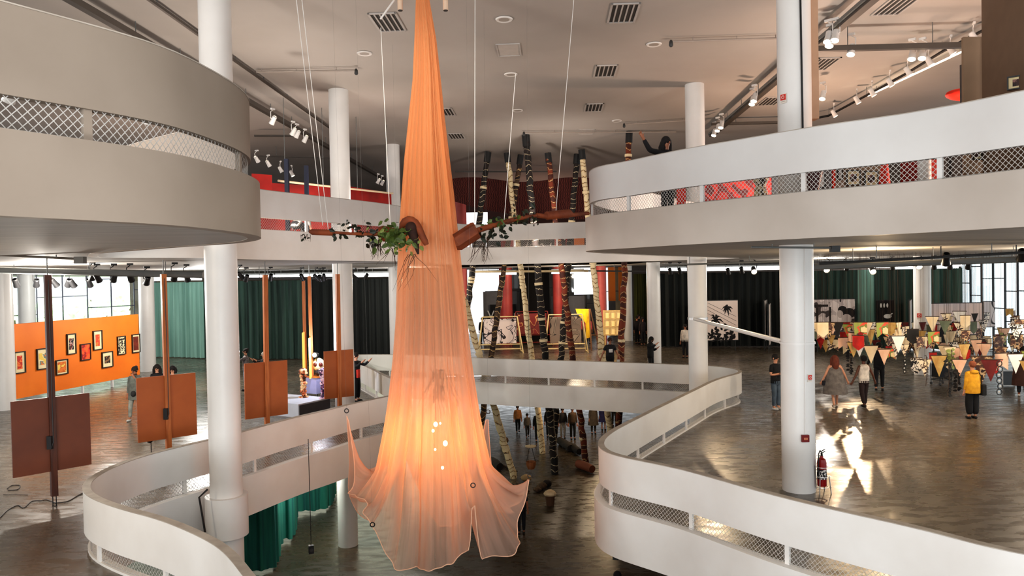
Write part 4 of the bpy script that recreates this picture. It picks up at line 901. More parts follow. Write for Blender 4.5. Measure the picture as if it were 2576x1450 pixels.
mb = MB(); mb.ell((.42, -.03, z1_ - .55), (.24, .01, .2), 16, 10); mb.ell((.78, -.03, z1_ - .75), (.34, .01, .28), 16, 10); mb.box((-.8, -.03, z1_ - .32), (.9, .01, .12)); mb.box((-.95, -.03, z1_ - .9), (.12, .01, 1.0)); mb.box((-.25, -.03, z1_ - .9), (.1, .01, 1.0)); mb.build('dark_print', INK, r_)
mb = MB(); mb.ell((.66, -.035, z1_ - 1.05), (.26, .01, .28), 16, 10); mb.ell((.3, -.034, z1_ - .78), (.16, .01, .22), 14, 10); mb.build('pale_print', mat('grey skin tone print', rgb(196, 182, 176), .7), r_)
r_, L_, z0_, z1_ = photo(2206, 2248, 757, 815, 39.5, mat('black print', rgb(20, 17, 18), .7), 'small dark photo panel with white lamps and an animal shape')
for k in range(3): MB().ell((-.25 + k * .17, -.03, z1_ - .25), (.05, .01, .12), 10, 8).build('white_print', WL, r_)
mb = MB(); mb.ell((.1, -.03, z0_ + .4), (.22, .01, .12), 12, 8); mb.tube([(.2, -.03, z0_ + .45), (.36, -.03, z0_ + .55)], .03, 5); mb.build('white_print', WL, r_)
r_, L_, z0_, z1_ = photo(2339, 2470, 764, 842, 35, mat('dusk sky print', rgb(196, 188, 190), .7, col2=rgb(232, 206, 192), scale=.45, lo=.4, hi=.6), 'wide dusk sky photo panel with dark hills, right of the column among the pennants')
mb = MB(); mb.ell((-1.0, -.03, z0_ + .02), (.55, .01, .5), 16, 8); mb.ell((-.55, -.03, z0_ + .15), (.4, .01, .25), 14, 8); rnd = random.Random(4)
for _ in range(40): leaf(mb, Vector((-.5 + rnd.gauss(0, .3), -.03, z0_ + .5 + rnd.gauss(0, .12))), Vector((rnd.uniform(-1, 1), 0, rnd.uniform(-1, 1))), Vector((0, 1, 0)), .12)
mb.build('dark_print', INK, r_)
photo(2474, 2502, 760, 822, 36.5, art('photo pale lines', [rgb(226, 216, 214), rgb(40, 36, 36), rgb(214, 204, 202)], .8, 43, kind='line'), 'pale photo panel half hidden behind the wide dusk sky panel')
photo(1924, 1929, 757, 858, 41.5, mat('pale panel edge', rgb(226, 214, 206), .7), 'pale photo panel seen edge on, wavy one left of the big right column', d1=42.9)
photo(1935, 1938, 767, 868, 40.5, mat('pale panel edge', rgb(226, 214, 206), .7), 'pale photo panel seen edge on, straight one left of the big right column', d1=42.4)
photo(2289, 2293, 757, 830, 38, mat('pale panel edge', rgb(226, 214, 206), .7), 'pale photo panel seen edge on beside the column among the pennants', d1=39.6)
# ================================================================ people
_PEND = []
def skin(name, V, E, R, m, parent, root=0, extra=None):
    me = bpy.data.meshes.new(name); me.from_pydata([tuple(v) for v in V], E, []); o = bpy.data.objects.new(name, me); COL.objects.link(o); o.parent = parent
    md = o.modifiers.new('skin', 'SKIN'); md.use_smooth_shade = True
    sv = me.skin_vertices[0].data
    for i, r in enumerate(R): sv[i].radius = (r, r) if not isinstance(r, tuple) else r; sv[i].use_root = (i == root)
    sb = o.modifiers.new('sub', 'SUBSURF'); sb.levels = 1; sb.render_levels = 1
    _PEND.append((o, m, extra)); return o
def finish_skins():
    bpy.context.view_layer.update(); dg = bpy.context.evaluated_depsgraph_get(); res = []
    for o, m, ex in _PEND: res.append(bpy.data.meshes.new_from_object(o.evaluated_get(dg)))
    for (o, m, ex), me in zip(_PEND, res):
        o.modifiers.clear(); me.materials.clear()
        if ex is not None:
            bm = bmesh.new(); bm.from_mesh(me); t = bpy.data.meshes.new('t'); t.from_pydata(ex.v, [], ex.f); bm.from_mesh(t); bmesh.ops.recalc_face_normals(bm, faces=bm.faces); bm.to_mesh(me); bm.free(); bpy.data.meshes.remove(t)
        me.materials.append(m); me.polygons.foreach_set('use_smooth', [True] * len(me.polygons)); me.name = o.name; o.data = me
    _PEND.clear()
CL = {}
def cloth_m(c, c2=None, sc=6.):
    k = 'cloth %d %d %d' % c
    return mat(k, rgb(*c), .85, col2=rgb(*(c2 or tuple(int(v * .82) for v in c))), scale=sc)
ARM = dict(down=((.05, .02, -.28), (.02, -.05, -.25)), phone=((.06, -.05, -.27), (-.08, -.2, .12)), up=((.10, -.16, .04), (.0, -.14, .22)), face=((.08, -.16, -.20), (-.13, -.06, .25)),
           cross=((.07, -.02, -.27), (-.22, -.17, .04)), point=((.16, -.10, .20), (.16, -.06, .24)), hold=((.12, .03, -.25), (.10, -.04, -.22)), back=((.07, .08, -.27), (-.08, .12, -.2)), photo=((.08, -.2, -.1), (-.02, -.2, .16)))
def person(x, y, z, H, head, label, top=(30, 30, 34), bot=(36, 38, 46), skn=0, hair=(30, 22, 18), hstyle='short', sleeve='long', legs='trousers', la='down', ra='down', stride=.0, shoe=(30, 28, 28), lean=0., sit=False, group=None, dress=None, extra=None, eyes=True, top2=None, bot2=None, headtilt=0.):
    root = empty('person', (x, y, z), head, label, 'person', group); s = H / 1.70; root.scale = (s, s, s)
    hz = 0.93 if not sit else .52
    def T(zz): return Vector((0, -lean * (zz - hz), zz))
    V = [T(hz), T(hz + .2), T(hz + .39), T(hz + .50), T(hz + .58), T(hz + .66), T(hz + .735)]
    V[5].y -= .012 + headtilt * .06; V[6].y -= .012 + headtilt * .1; V[6].z -= headtilt * .03
    E = [(0, 1), (1, 2), (2, 3), (3, 4), (4, 5), (5, 6)]; R = [.115, .105, .12, .065, .05, .088, .07]
    TV, TE, TR = [v.copy() for v in V[:4]], [(0, 1), (1, 2), (2, 3)], [.135, .128, .142, .08]
    BV, BE, BR = [T(hz + .09), T(hz)], [(0, 1)], [.128, .135]
    hands = []; shoes = MB()
    for sd, arm, st in ((-1, la, 1), (1, ra, -1)):
        sh = T(hz + .445) + Vector((sd * .165, 0, 0)); a, b = ARM[arm] if isinstance(arm, str) else arm
        el = sh + Vector((a[0] * sd, a[1], a[2])); wr = el + Vector((b[0] * sd, b[1], b[2])); i = len(V); d = (wr - el).normalized()
        pm = wr + d * .075
        V += [sh, el, wr, pm]; E += [(2, i), (i, i + 1), (i + 1, i + 2), (i + 2, i + 3)]; R += [.058, .044, .030, .034]
        sdv = d.cross(Vector((0, 1, .2))).normalized(); ff = Vector((0, -1, 0)) * .4
        for k in range(4):
            q = pm + sdv * ((k - 1.5) * .021) + d * .035; L = (.05, .062, .058, .042)[k]; j = len(V)
            V += [q, q + d * L * .6, q + (d + ff).normalized() * L * 1.0]; E += [(i + 3, j), (j, j + 1), (j + 1, j + 2)]; R += [.0095, .009, .0075]
        j = len(V); th = (d * .5 - sdv * .8 + ff * .5).normalized(); V += [wr + d * .03 + th * .035, wr + d * .03 + th * .075]; E += [(i + 2, j), (j, j + 1)]; R += [.012, .009]
        if sleeve != 'none':
            j = len(TV); e2 = el if sleeve == 'long' else sh.lerp(el, .75); TV += [sh, e2]; TE += [(2, j), (j, j + 1)]; TR += [.076, .060 if sleeve == 'long' else .068]
            if sleeve == 'long': TV.append(el.lerp(wr, .93)); TE.append((j + 1, j + 2)); TR.append(.044)
        else:
            j = len(TV); TV.append(T(hz + .46) + Vector((sd * .125, 0, 0))); TE.append((2, j)); TR.append(.07)
        hp_ = T(hz - .04) + Vector((sd * .085, 0, 0)); 
        if sit: kn = hp_ + Vector((sd * .05, -.42, .02)); an = kn + Vector((0, .03, -.42))
        else:
            kn = Vector((sd * .095, -stride * st * .55 - .03, .50)); an = Vector((sd * .095, -stride * st * 1.0 + (.06 if stride and st < 0 else 0), .085 + (.04 if stride and st < 0 else 0)))
        i = len(V); V += [hp_, kn, an, an + Vector((0, -.13, -.045))]; E += [(0, i), (i, i + 1), (i + 1, i + 2), (i + 2, i + 3)]; R += [.088, .056, .038, .032]
        if legs == 'trousers' or legs == 'wide':
            j = len(BV); w_ = 1.0 if legs == 'trousers' else 1.55
            BV += [hp_, kn, kn.lerp(an, .95)]; BE += [(1, j), (j, j + 1), (j + 1, j + 2)]; BR += [.108, .078 * w_, .060 * w_]
        elif legs == 'shorts':
            j = len(BV); BV += [hp_, hp_.lerp(kn, .85)]; BE += [(1, j), (j, j + 1)]; BR += [.108, .095]
        shoes.ell(an + Vector((0, -.055, -.048)), (.048, .135, .045), 10, 6)
    hc = V[5].lerp(V[6], .35); ex = MB(); ex.ell(hc + Vector((0, -.092, -.012)), (.014, .018, .024), 8, 6)
    for sd in (-1, 1): ex.ell(hc + Vector((sd * .092, .005, -.005)), (.014, .022, .032), 8, 6)
    skin('body', V, E, R, SKIN[skn], root, 0, ex)
    if dress is None:
        tx = MB(); tx.lathe([(.150, hz - .09), (.150, hz + .05), (.143, hz + .2), (.158, hz + .36), (.152, hz + .43), (.115, hz + .485), (.065, hz + .525)], 20, sx=1.20, sy=.84)
        tx.v = [(v[0], v[1] - lean * (v[2] - hz), v[2]) for v in tx.v]
        skin('top', TV, TE, TR, cloth_m(top, top2), root, 0, tx)
        px_ = MB(); px_.lathe([(.142, hz + .05), (.152, hz - .04), (.150, hz - .12), (.07, hz - .17)], 18, sx=1.18, sy=.84)
        if legs in ('trousers', 'shorts', 'wide'): skin(legs if legs != 'wide' else 'trousers', BV, BE, BR, cloth_m(bot, bot2), root, 0, px_)
        elif legs == 'skirt':
            MB().lathe([(.15, hz + .1), (.19, hz - .05), (.25, hz - .45), (.25, hz - .47)], 20, sx=1.1, sy=.85).build('skirt', cloth_m(bot, bot2), root, True)
    else:
        mb = MB(); prof = dress; n = 28; vs = []
        for r, zz in prof:
            for j in range(n):
                a = 2 * pi * j / n; k = r * (1 + .07 * sin(a * 9) * max(0, (1.2 - zz))); vs.append((k * 1.12 * cos(a), k * .82 * sin(a) - lean * (zz - hz), zz))
        mb.add(vs, [(i * n + j, i * n + (j + 1) % n, (i + 1) * n + (j + 1) % n, (i + 1) * n + j) for i in range(len(prof) - 1) for j in range(n)]); mb.build('dress', cloth_m(top, top2, 9.), root, True)
        if sleeve != 'none': skin('top', TV, TE, TR, cloth_m(top, top2), root, 0)
        if legs in ('trousers', 'wide'): skin('trousers', BV, BE, BR, cloth_m(bot, bot2), root, 0)
    shoes.build('shoes', cloth_m(shoe), root, True)
    hm = cloth_m(hair, None, 20.); mb = MB(); mb.ell(hc + Vector((0, .022, .030)), (.104, .104, .108), 16, 10)
    if hstyle == 'long':
        mb.tube([hc + Vector((0, .05, .02)), hc + Vector((0, .085, -.1)), hc + Vector((0, .10, -.26)), hc + Vector((0, .09, -.40))], [.09, .115, .105, .04], 10)
        for sd in (-1, 1): mb.tube([hc + Vector((sd * .07, .0, .05)), hc + Vector((sd * .105, .01, -.06)), hc + Vector((sd * .11, .02, -.2)), hc + Vector((sd * .10, .03, -.3))], [.05, .045, .04, .015], 8)
    elif hstyle == 'bun': mb.ell(hc + Vector((0, .09, .09)), (.055, .055, .055), 10, 8)
    elif hstyle == 'bob':
        for sd in (-1, 1): mb.tube([hc + Vector((sd * .07, .02, .06)), hc + Vector((sd * .10, .02, -.04)), hc + Vector((sd * .095, .03, -.13))], [.05, .05, .03], 8)
        mb.tube([hc + Vector((0, .06, .02)), hc + Vector((0, .085, -.13))], [.09, .09], 10)
    mb.build('hair', hm, root, True)
    if eyes:
        mb = MB()
        for sd in (-1, 1): mb.ell(hc + Vector((sd * .034, -.080, .018)), (.014, .010, .008), 8, 6)
        mb.ell(hc + Vector((0, -.082, -.045)), (.026, .008, .006), 8, 6)
        mb.build('face_features', mat('dark face detail', rgb(60, 30, 26), .6), root, True)
    if extra: extra(root, hc, hz)
    return root
def ph(px, py, z=0): return onz(px, py, z)
def bag(c, size, col, strap=None):
    def f(root, hc, hz):
        b = MB().box(c, size).build('bag', cloth_m(col), root, bevel=.02)
        if strap: MB().tube(strap, .012, 6).build('strap', cloth_m(col), root)
    return f
p = ph(342, 1058); person(p.x, p.y, 0, 1.70, -.1, 'person in a loose grey suit, hand raised to the face, near the orange wall', (112, 114, 106), (150, 152, 142), 1, (34, 26, 22), 'bun', stride=.16, la='down', ra='face', shoe=(190, 190, 185), top2=(84, 86, 80),
    extra=lambda r, hc, hz: (MB().lathe([(.20, .68), (.185, .9), (.165, 1.15), (.16, 1.3)], 20, sx=1.15, sy=.85).build('jacket', cloth_m((112, 114, 106)), r, True), MB().ell((.03, -.15, .88), (.09, .06, .1), 10, 8).build('bag', cloth_m((40, 40, 40)), r, True)))
for px, hy, d, lab, hs in [(395, 922, 24.5, 'person with long dark hair behind the orange brown panel with the black box, left head', 'long'), (434, 926, 24.2, 'person with dark hair behind the orange brown panel with the black box, right head', 'bob')]:
    q = ony(px, hy, d); person(q.x, d, 0, q.z / .985, .2, lab, (24, 24, 28), (30, 30, 34), 0, (26, 18, 16), hs)
p = ph(620, 983); person(p.x, p.y, 0, 1.66, -1.3, 'person with striped dark top, jeans and hair tied back beside the left column', (70, 66, 70), (176, 184, 200), 0, (30, 22, 20), 'bun', shoe=(40, 40, 44), ra='photo', la='down', top2=(150, 140, 136))
p = ph(657, 995); person(p.x, p.y + .4, 0, 1.60, -.9, 'white haired person in black raising an arm behind the orange brown panel', (22, 22, 26), (40, 40, 48), 0, (214, 206, 190), 'short', ra='photo', la='photo')
p = ph(894, 1011); person(p.x + .05, p.y, 0, 1.74, 1.2, 'person in black with raised hands standing half behind the column left of the cloth', (18, 18, 22), (20, 20, 26), 0, (30, 24, 20), 'short', la='photo', ra='photo', shoe=(16, 16, 18),
    extra=lambda r, hc, hz: MB().box((-.05, -.12, 1.0), (.16, .08, .3)).build('red_bag', cloth_m((210, 56, 40)), r, bevel=.02))
# far centre
p = xyd(1532, 31.2); person(p.x, p.y, 0, 1.72, .1, 'person in a black printed T-shirt and black trousers walking behind the far walkway', (24, 22, 26), (22, 22, 28), 1, (60, 36, 26), 'short', 'short', la='hold', ra='hold', stride=.12,
    extra=lambda r, hc, hz: (MB().box((0, -.142, 1.2), (.16, .01, .14)).build('shirt_print', cloth_m((230, 225, 220)), r), MB().box((.33, -.05, .72), (.12, .05, .18)).build('paper', cloth_m((225, 225, 225)), r)))
p = xyd(1634, 31.9); person(p.x, p.y, 0, 1.68, .9, 'person in black looking down at a phone in front of the far column', (20, 22, 24), (22, 24, 28), 0, (22, 18, 16), 'bob', la='photo', ra='phone', shoe=(230, 230, 225), headtilt=.8)
p = xyd(1722, 38.5); person(p.x, p.y, 0, 1.72, -.6, 'person in a white shirt at the left edge of the column with the strut', (232, 220, 205), (20, 20, 24), 1, (30, 24, 20), 'short')
for px, d, lab, tp, hs in [(1601, 46.5, 'person in dark clothes between the two far columns, left of the pair', (30, 24, 26), 'short'), (1615, 45.5, 'person in a dark patterned top between the two far columns, right of the pair', (40, 26, 28), 'long'), (1606, 48.5, 'third person in black behind the pair between the two far columns', (18, 16, 18), 'short')]:
    p = xyd(px, d); person(p.x, p.y, 0, 1.72, .4, lab, tp, (20, 18, 20), 1, (30, 22, 20), hs)
for px, d, lab in [(1457, 47.5, 'person in a pink top behind the yellow banner, left one'), (1478, 47.2, 'person in a pink top behind the yellow banner, right one')]:
    p = xyd(px, d); person(p.x, p.y, 0, 1.74, pi, lab, (206, 96, 96), (40, 30, 34), 1, (40, 26, 22), 'short', eyes=False)
for px, d, lab, tp, hr in [(1228, 48., 'person in a white top in front of the black lettered board, left one', (226, 205, 190), (40, 26, 20)), (1240, 48.3, 'person in a pink top and pale hat in front of the black lettered board', (210, 110, 100), (232, 190, 180)), (1212, 48.6, 'person in black at the edge of the hanging cloth, by the lettered board', (22, 20, 22), (24, 18, 16))]:
    p = xyd(px, d); person(p.x, p.y, 0, 1.7, .3, lab, tp, (30, 26, 30), 1, hr, 'short')
# right gallery
p = ph(1952, 1031); person(p.x, p.y, 0, 1.74, .5, 'person in a black T-shirt and jeans with folded arms, half behind the big right column', (20, 20, 24), (92, 108, 124), 0, (26, 20, 18), 'short', 'short', la='cross', ra='cross', shoe=(228, 228, 226))
p = ph(2101, 1026); person(p.x, p.y, 0, 1.66, pi - .15, 'person in a loose grey striped dress with long auburn hair, holding hands', (122, 116, 112), (120, 116, 112), 0, (110, 52, 34), 'long', 'none', 'none', la='hold', ra='hold', stride=.17, shoe=(226, 214, 200), eyes=False, top2=(100, 95, 92),
    dress=[(.34, .46), (.33, .6), (.29, .9), (.24, 1.1), (.19, 1.28), (.13, 1.36)], extra=bag((.30, .02, .82), (.22, .12, .16), (40, 42, 52), [(.28, 0, .9), (.2, .02, 1.2), (.14, 0, 1.42)]))
p = ph(2174, 1026); person(p.x, p.y, 0, 1.64, pi + .12, 'person in a white sleeveless top and dark trousers, holding hands on the right gallery', (236, 226, 214), (44, 28, 28), 2, (20, 16, 14), 'short', 'none', la='hold', ra='hold', stride=.10, shoe=(34, 28, 28), eyes=False)
p = ph(2212, 984); person(p.x, p.y, 0, 1.74, pi - .5, 'person in black clothes walking away under the pennants', (20, 20, 22), (24, 24, 28), 0, (24, 20, 18), 'short', 'long', la='phone', ra='hold', stride=.16, shoe=(40, 40, 44), eyes=False)
p = ph(2447, 1054); person(p.x, p.y, 0, 1.66, pi + .1, 'person in a yellow hooded jacket and wide black trousers, seen from behind', (236, 176, 48), (22, 22, 26), 0, (150, 84, 56), 'short', 'long', 'wide', shoe=(30, 28, 30), eyes=False, top2=(206, 146, 36),
    extra=lambda r, hc, hz: (MB().lathe([(.20, .78), (.205, .9), (.19, 1.15), (.165, 1.35), (.10, 1.44)], 22, sx=1.15, sy=.85).build('jacket', cloth_m((236, 176, 48)), r, True), MB().ell((0, .08, 1.42), (.13, .09, .07), 12, 8).build('hood', cloth_m((226, 164, 44)), r, True),
    MB().box((-.26, .06, .88), (.14, .24, .34)).build('bag', cloth_m((28, 28, 30)), r, bevel=.03), MB().tube([(-.25, .06, 1.0), (-.2, .1, 1.3), (-.1, .1, 1.46)], .014, 6).build('strap', cloth_m((28, 28, 30)), r)))
p = ph(2572, 998); person(p.x, p.y, 0, 1.70, pi - .6, 'person in a long dark brown coat at the right edge of the photo', (74, 44, 36), (30, 28, 30), 1, (30, 24, 22), 'short', shoe=(220, 215, 210), eyes=False, dress=[(.27, .38), (.26, .6), (.21, .95), (.18, 1.2), (.16, 1.36)])
# upper level
q = ony(1676, 374, 15.5)
person(q.x, 15.5, ZU - .1, 1.66, .55, 'person with long dark hair pointing up over the upper right parapet', (26, 22, 24), (24, 24, 28), 1, (28, 20, 18), 'long', la=((.34, -.04, .03), (.20, -.02, .24)), ra='down')
q = ony(745, 560, 21.6); person(q.x, 21.6, ZU - .1, 1.55, pi - .6, 'person in a white shirt sitting hunched behind the netting of the far left upper parapet', (234, 228, 222), (60, 60, 66), 0, (120, 100, 90), 'short', lean=.75, eyes=False, sit=True)
so_ = empty('stool', (q.x, 21.62, ZU - .1), 0, 'small dark stool under the person in white on the far left upper gallery', 'stool'); MB().lathe([(.19, .36), (.2, .40), (.18, .41)], 18).build('seat', DARK, so_, True)
for k in range(3): MB().tube([(.15 * cos(k * 2.1), .15 * sin(k * 2.1), .37), (.2 * cos(k * 2.1), .2 * sin(k * 2.1), 0)], .016, 6).build('leg', DARK, so_)
# ground hall
grp = [(1262, 1349, 26.2, 'person in black with white lettering on the back, left of three by the cloth', (20, 20, 24), 'short', 1.70, 'short'), (1291, 1341, 26.2, 'person with long dark hair in black, middle of three behind the cloth tip', (16, 16, 18), 'long', 1.68, 'long'), (1312, 1346, 26.5, 'person in black trousers, right of three behind the cloth tip', (18, 18, 22), 'short', 1.68, 'short')]
for px, py, d, lab, tp, sl_, H, hs in grp:
    p = g(px, py)
    person(p.x, p.y, ZG, H * 1.02, pi + .1, lab, tp, (22, 22, 28), 1, (22, 18, 16), hs, sl_, eyes=False, stride=.08, extra=(lambda r, hc, hz: text('LOVE\nONE', .12, (0, .146, 1.22), (pi / 2, 0, pi), WL, None, 'shirt_lettering', r)) if 'lettering' in lab else None)
far = [(1303, 1090, 'person in a tan top and dark trousers, leftmost far off in the ground hall', (190, 130, 80), (20, 24, 30), 1.6, .1), (1327, 1102, 'child sized person walking in the ground hall between two pale poles', (110, 100, 90), (50, 46, 46), 1.35, .12), (1353, 1112, 'person in black behind the pale pole in the ground hall', (16, 16, 20), (18, 18, 24), 1.7, 0), (1381, 1100, 'person in dark clothes left of the tallest pole in the ground hall', (24, 22, 24), (24, 24, 28), 1.7, 0),
       (1416, 1104, 'person in pale grey trousers and a dark top in the ground hall', (40, 36, 40), (170, 160, 150), 1.72, 0), (1441, 1106, 'person in a brown jacket and black trousers by the reddish pole, ground hall', (76, 58, 46), (16, 16, 18), 1.78, 0), (1493, 1092, 'person in a long patterned coat in the ground hall near the right parapet', (70, 62, 54), (60, 54, 48), 1.74, 0), (1518, 1082, 'person in a dark blue dress in the ground hall near the right parapet', (34, 34, 86), (150, 100, 80), 1.66, 0), (1545, 1072, 'person in black partly hidden by the right parapet in the ground hall', (14, 14, 16), (14, 14, 16), 1.72, 0)]
for px, py, lab, tp, bt, H, st in far:
    p = g(px, py); person(p.x, p.y, ZG, H, .2, lab, tp, bt, 1, (26, 20, 18), 'short', 'long', 'trousers' if 'dress' not in lab else 'none', stride=st, dress=[(.27, .5), (.22, .9), (.17, 1.2), (.15, 1.36)] if ('coat' in lab or 'dress' in lab) else None)
q = ony(1553, 1446, 15.5); person(q.x, q.y + 5, ZG, 1.72, pi, 'dark haired person just entering at the bottom edge below the right parapet', (20, 20, 24), (24, 24, 28), 1, (18, 16, 16), 'short', eyes=False).location = onz(1553, 1452, ZG + 1.62) - Vector((0, 0, 1.62))
finish_skins()
# ================================================================ pennant cluster over the right gallery
def pen_mat(i):
    return [('cream', mat('cream pennant cloth', rgb(244, 228, 196), .8, col2=rgb(232, 208, 168), scale=3)), ('cream printed', art('cream printed pennant', [rgb(240, 222, 186), rgb(232, 210, 172), rgb(70, 46, 36), rgb(242, 226, 196)], 5, 51)), ('black', mat('black pennant cloth', rgb(34, 32, 32), .8)),
            ('red', mat('red pennant cloth', rgb(206, 44, 34), .8, col2=rgb(160, 30, 26), scale=4)), ('green and red', art('green and red pennant', [rgb(150, 160, 76), rgb(226, 80, 50), rgb(120, 130, 60), rgb(236, 210, 160)], 3.0, 52)), ('ochre', mat('ochre pennant cloth', rgb(206, 176, 110), .8, col2=rgb(176, 136, 76), scale=4)),
            ('brown patterned', art('brown patterned pennant', [rgb(70, 44, 36), rgb(110, 76, 56), rgb(200, 170, 130), rgb(50, 32, 28)], 7, 53)), ('grey green', mat('grey green pennant cloth', rgb(110, 118, 96), .8, col2=rgb(84, 94, 78), scale=3)), ('pale pink', mat('pale pink pennant cloth', rgb(240, 204, 178), .8, col2=rgb(226, 180, 150), scale=3)),
            ('black and white', art('black and white pennant', [rgb(30, 28, 30), rgb(240, 232, 220), rgb(40, 36, 36), rgb(236, 226, 210)], 6, 54)), ('white', mat('white pennant cloth', rgb(244, 242, 236), .8)), ('wine red', mat('wine red pennant cloth', rgb(126, 38, 36), .8, col2=rgb(96, 28, 28), scale=3))][i]
CORDB = mat('brown pennant cord', rgb(70, 52, 40), .8)
shapes = {}
def pen_shape(kind, wd, ht):
    mb = MB()
    if kind == 'tri': o = [(-wd / 2, 0), (wd / 2, 0), (.0, -ht)]
    elif kind == 'flag': o = [(-wd / 2, 0), (wd / 2, 0), (wd / 2 * .92, -ht), (0, -ht * .72), (-wd / 2 * .92, -ht)]
    else: o = [(-wd / 2, 0), (wd / 2, 0), (wd / 2, -ht * .7), (0, -ht), (-wd / 2, -ht * .7)]
    n = len(o); mb.add([(x, -.006, z) for x, z in o] + [(x, .006, z) for x, z in o], [tuple(range(n)), tuple(range(n, 2 * n))[::-1]] + [(i, (i + 1) % n, n + (i + 1) % n, n + i) for i in range(n)])
    return mb
rnd = random.Random(11); proto = {}
for k in range(12):
    for kind in ('tri', 'flag', 'shield'):
        nm, m = pen_mat(k); wd, ht = (.46, .58) if kind == 'tri' else (.40, .42) if kind == 'flag' else (.36, .5)
        proto[(k, kind)] = None
USED = set()
def make_pen(k, kind, loc, rz, sc, row):
    if abs(loc.x - C8[0]) < .75 and abs(loc.y - C8[1]) < .75: loc.y -= 1.6
    nm, m = pen_mat(k)
    word = {'tri': 'triangular', 'flag': 'notched', 'shield': 'shield'}[kind]
    ppx = loc.x / loc.y * F + CX; ppy = 680 - (loc.z - CAM.z) * F / loc.y
    where = 'under the portrait panel' if ppx < 2155 else 'in front of the green curtains' if ppx < 2255 else 'left of the signed column' if ppx < 2300 else 'before the signed column' if ppx < 2345 else 'under the dusk panel, left half' if ppx < 2400 else 'under the dusk panel, right half' if ppx < 2470 else 'in front of the right window' if ppx < 2535 else 'at the right edge'
    tier = 'top tier' if ppy < 818 else 'upper tier' if ppy < 842 else 'middle tier' if ppy < 866 else 'lower tier' if ppy < 890 else 'lowest tier'
    for _ in range(12):
        size = 'large ' if sc > .92 else 'small ' if sc < .72 else ''; turn = ' turned right' if rz > .25 else ' turned left' if rz < -.25 else ''
        lab = '%s%s %s pennant%s, %s, %s' % (size, nm, word, turn, tier, where)
        if lab not in USED: break
        rz = rnd.uniform(-.7, .7); sc = max(.55, min(1.1, sc * rnd.uniform(.75, 1.3)))
    USED.add(lab)
    if proto[(k, kind)] is None:
        wd, ht = (.46, .58) if kind == 'tri' else (.40, .42) if kind == 'flag' else (.36, .5)
        o = pen_shape(kind, wd, ht).build('pennant', m); tag(o, lab, 'pennant', 'pennants over the right gallery'); MB().tube([(-wd / 2 - .02, 0, .01), (wd / 2 + .02, 0, .01)], .014, 6).build('top_rod', CORDB, o); proto[(k, kind)] = o
        MB().tube([(0, 0, 0), (0, 0, 1)], .003, 3, False).build('string', CORDB, o)
    else: o = copy_tree(proto[(k, kind)])
    o['label'] = lab; o.location = loc; o.rotation_euler = (0, 0, rz); o.scale = (sc, sc, sc)
    [c for c in o.children if c.name.startswith('string')][0].scale = (1, 1, (ZSOF - loc.z) / sc); return o
# large recognisable ones first: px, py(top), depth, kind, scale
sure = [(0, 'tri', 2191, 871, 24.5, 1.02), (3, 'tri', 2064, 839, 28, 1.05), (2, 'tri', 2132, 817, 29, .85), (2, 'shield', 2067, 813, 30, .8), (0, 'tri', 2247, 829, 27, .95), (1, 'tri', 2208, 822, 28, .9), (4, 'tri', 2142, 861, 26, .85), (0, 'tri', 2277, 850, 26, .95), (0, 'tri', 2392, 834, 27, .95), (8, 'tri', 2456, 856, 25, 1.0),
        (8, 'tri', 2414, 906, 22, .85), (6, 'tri', 2470, 898, 22, 1.35), (11, 'tri', 2492, 906, 21.5, 1.1), (8, 'flag', 2520, 890, 22, 1.2), (5, 'tri', 2348, 834, 28, .95), (7, 'tri', 2290, 834, 28, .9), (6, 'shield', 2513, 846, 25, 1.4), (9, 'tri', 2398, 862, 26, .9), (9, 'tri', 2475, 806, 29, .9), (5, 'tri', 2362, 896, 22.5, 1.1),
        (10, 'tri', 2162, 872, 24, .6), (1, 'flag', 2096, 855, 27, 1.0), (8, 'tri', 2224, 880, 23.5, .85), (4, 'flag', 2240, 878, 23.5, .8), (2, 'tri', 2302, 838, 30, .9), (0, 'flag', 2165, 840, 27, 1.1), (3, 'shield', 2430, 880, 24, .7), (10, 'tri', 2555, 892, 22, 1.0), (3, 'tri', 2506, 906, 22, .8), (2, 'tri', 2452, 790, 30, .7), (1, 'tri', 2326, 905, 22.5, .9), (9, 'shield', 2305, 902, 23, 1.)]
PLACED = []
for k, kind, px, py, d, sc in sure: PLACED.append(ony(px, py, d)); make_pen(k, kind, ony(px, py, d), rnd.uniform(-.35, .35), sc, 'front rows' if d < 26 else 'back rows')
for i in range(190):
    px = rnd.uniform(2042, 2600); f = (px - 2040) / 540; d = rnd.uniform(24 - 3 * f, 32)
    lo = 772 + 8 * rnd.random(); hi = 868 + 50 * min(1, f * 1.8); py = lo + (hi - lo) * (1 - (d - 20.5) / 12) + rnd.uniform(-16, 16); py = max(774 if px > 2330 else 812, min(py, 912))
    q_ = ony(px, py, d)
    for _ in range(25):
        if not any((q_.x - w_.x) ** 2 + (q_.y - w_.y) ** 2 < .26 and abs(q_.z - w_.z) < .62 for w_ in PLACED): break
        d = rnd.uniform(20.5 + 2.5 * (1 - f), 32); q_ = ony(px + rnd.uniform(-14, 14), py, d)
    PLACED.append(q_)
    k = rnd.choice([0, 0, 0, 1, 1, 2, 3, 4, 5, 5, 6, 6, 7, 8, 8, 9, 10, 11, 1, 0]); make_pen(k, rnd.choice(['tri', 'tri', 'tri', 'flag', 'shield']), q_, rnd.uniform(-.7, .7), rnd.uniform(.6, 1.0), 'front rows' if d < 26 else 'back rows')
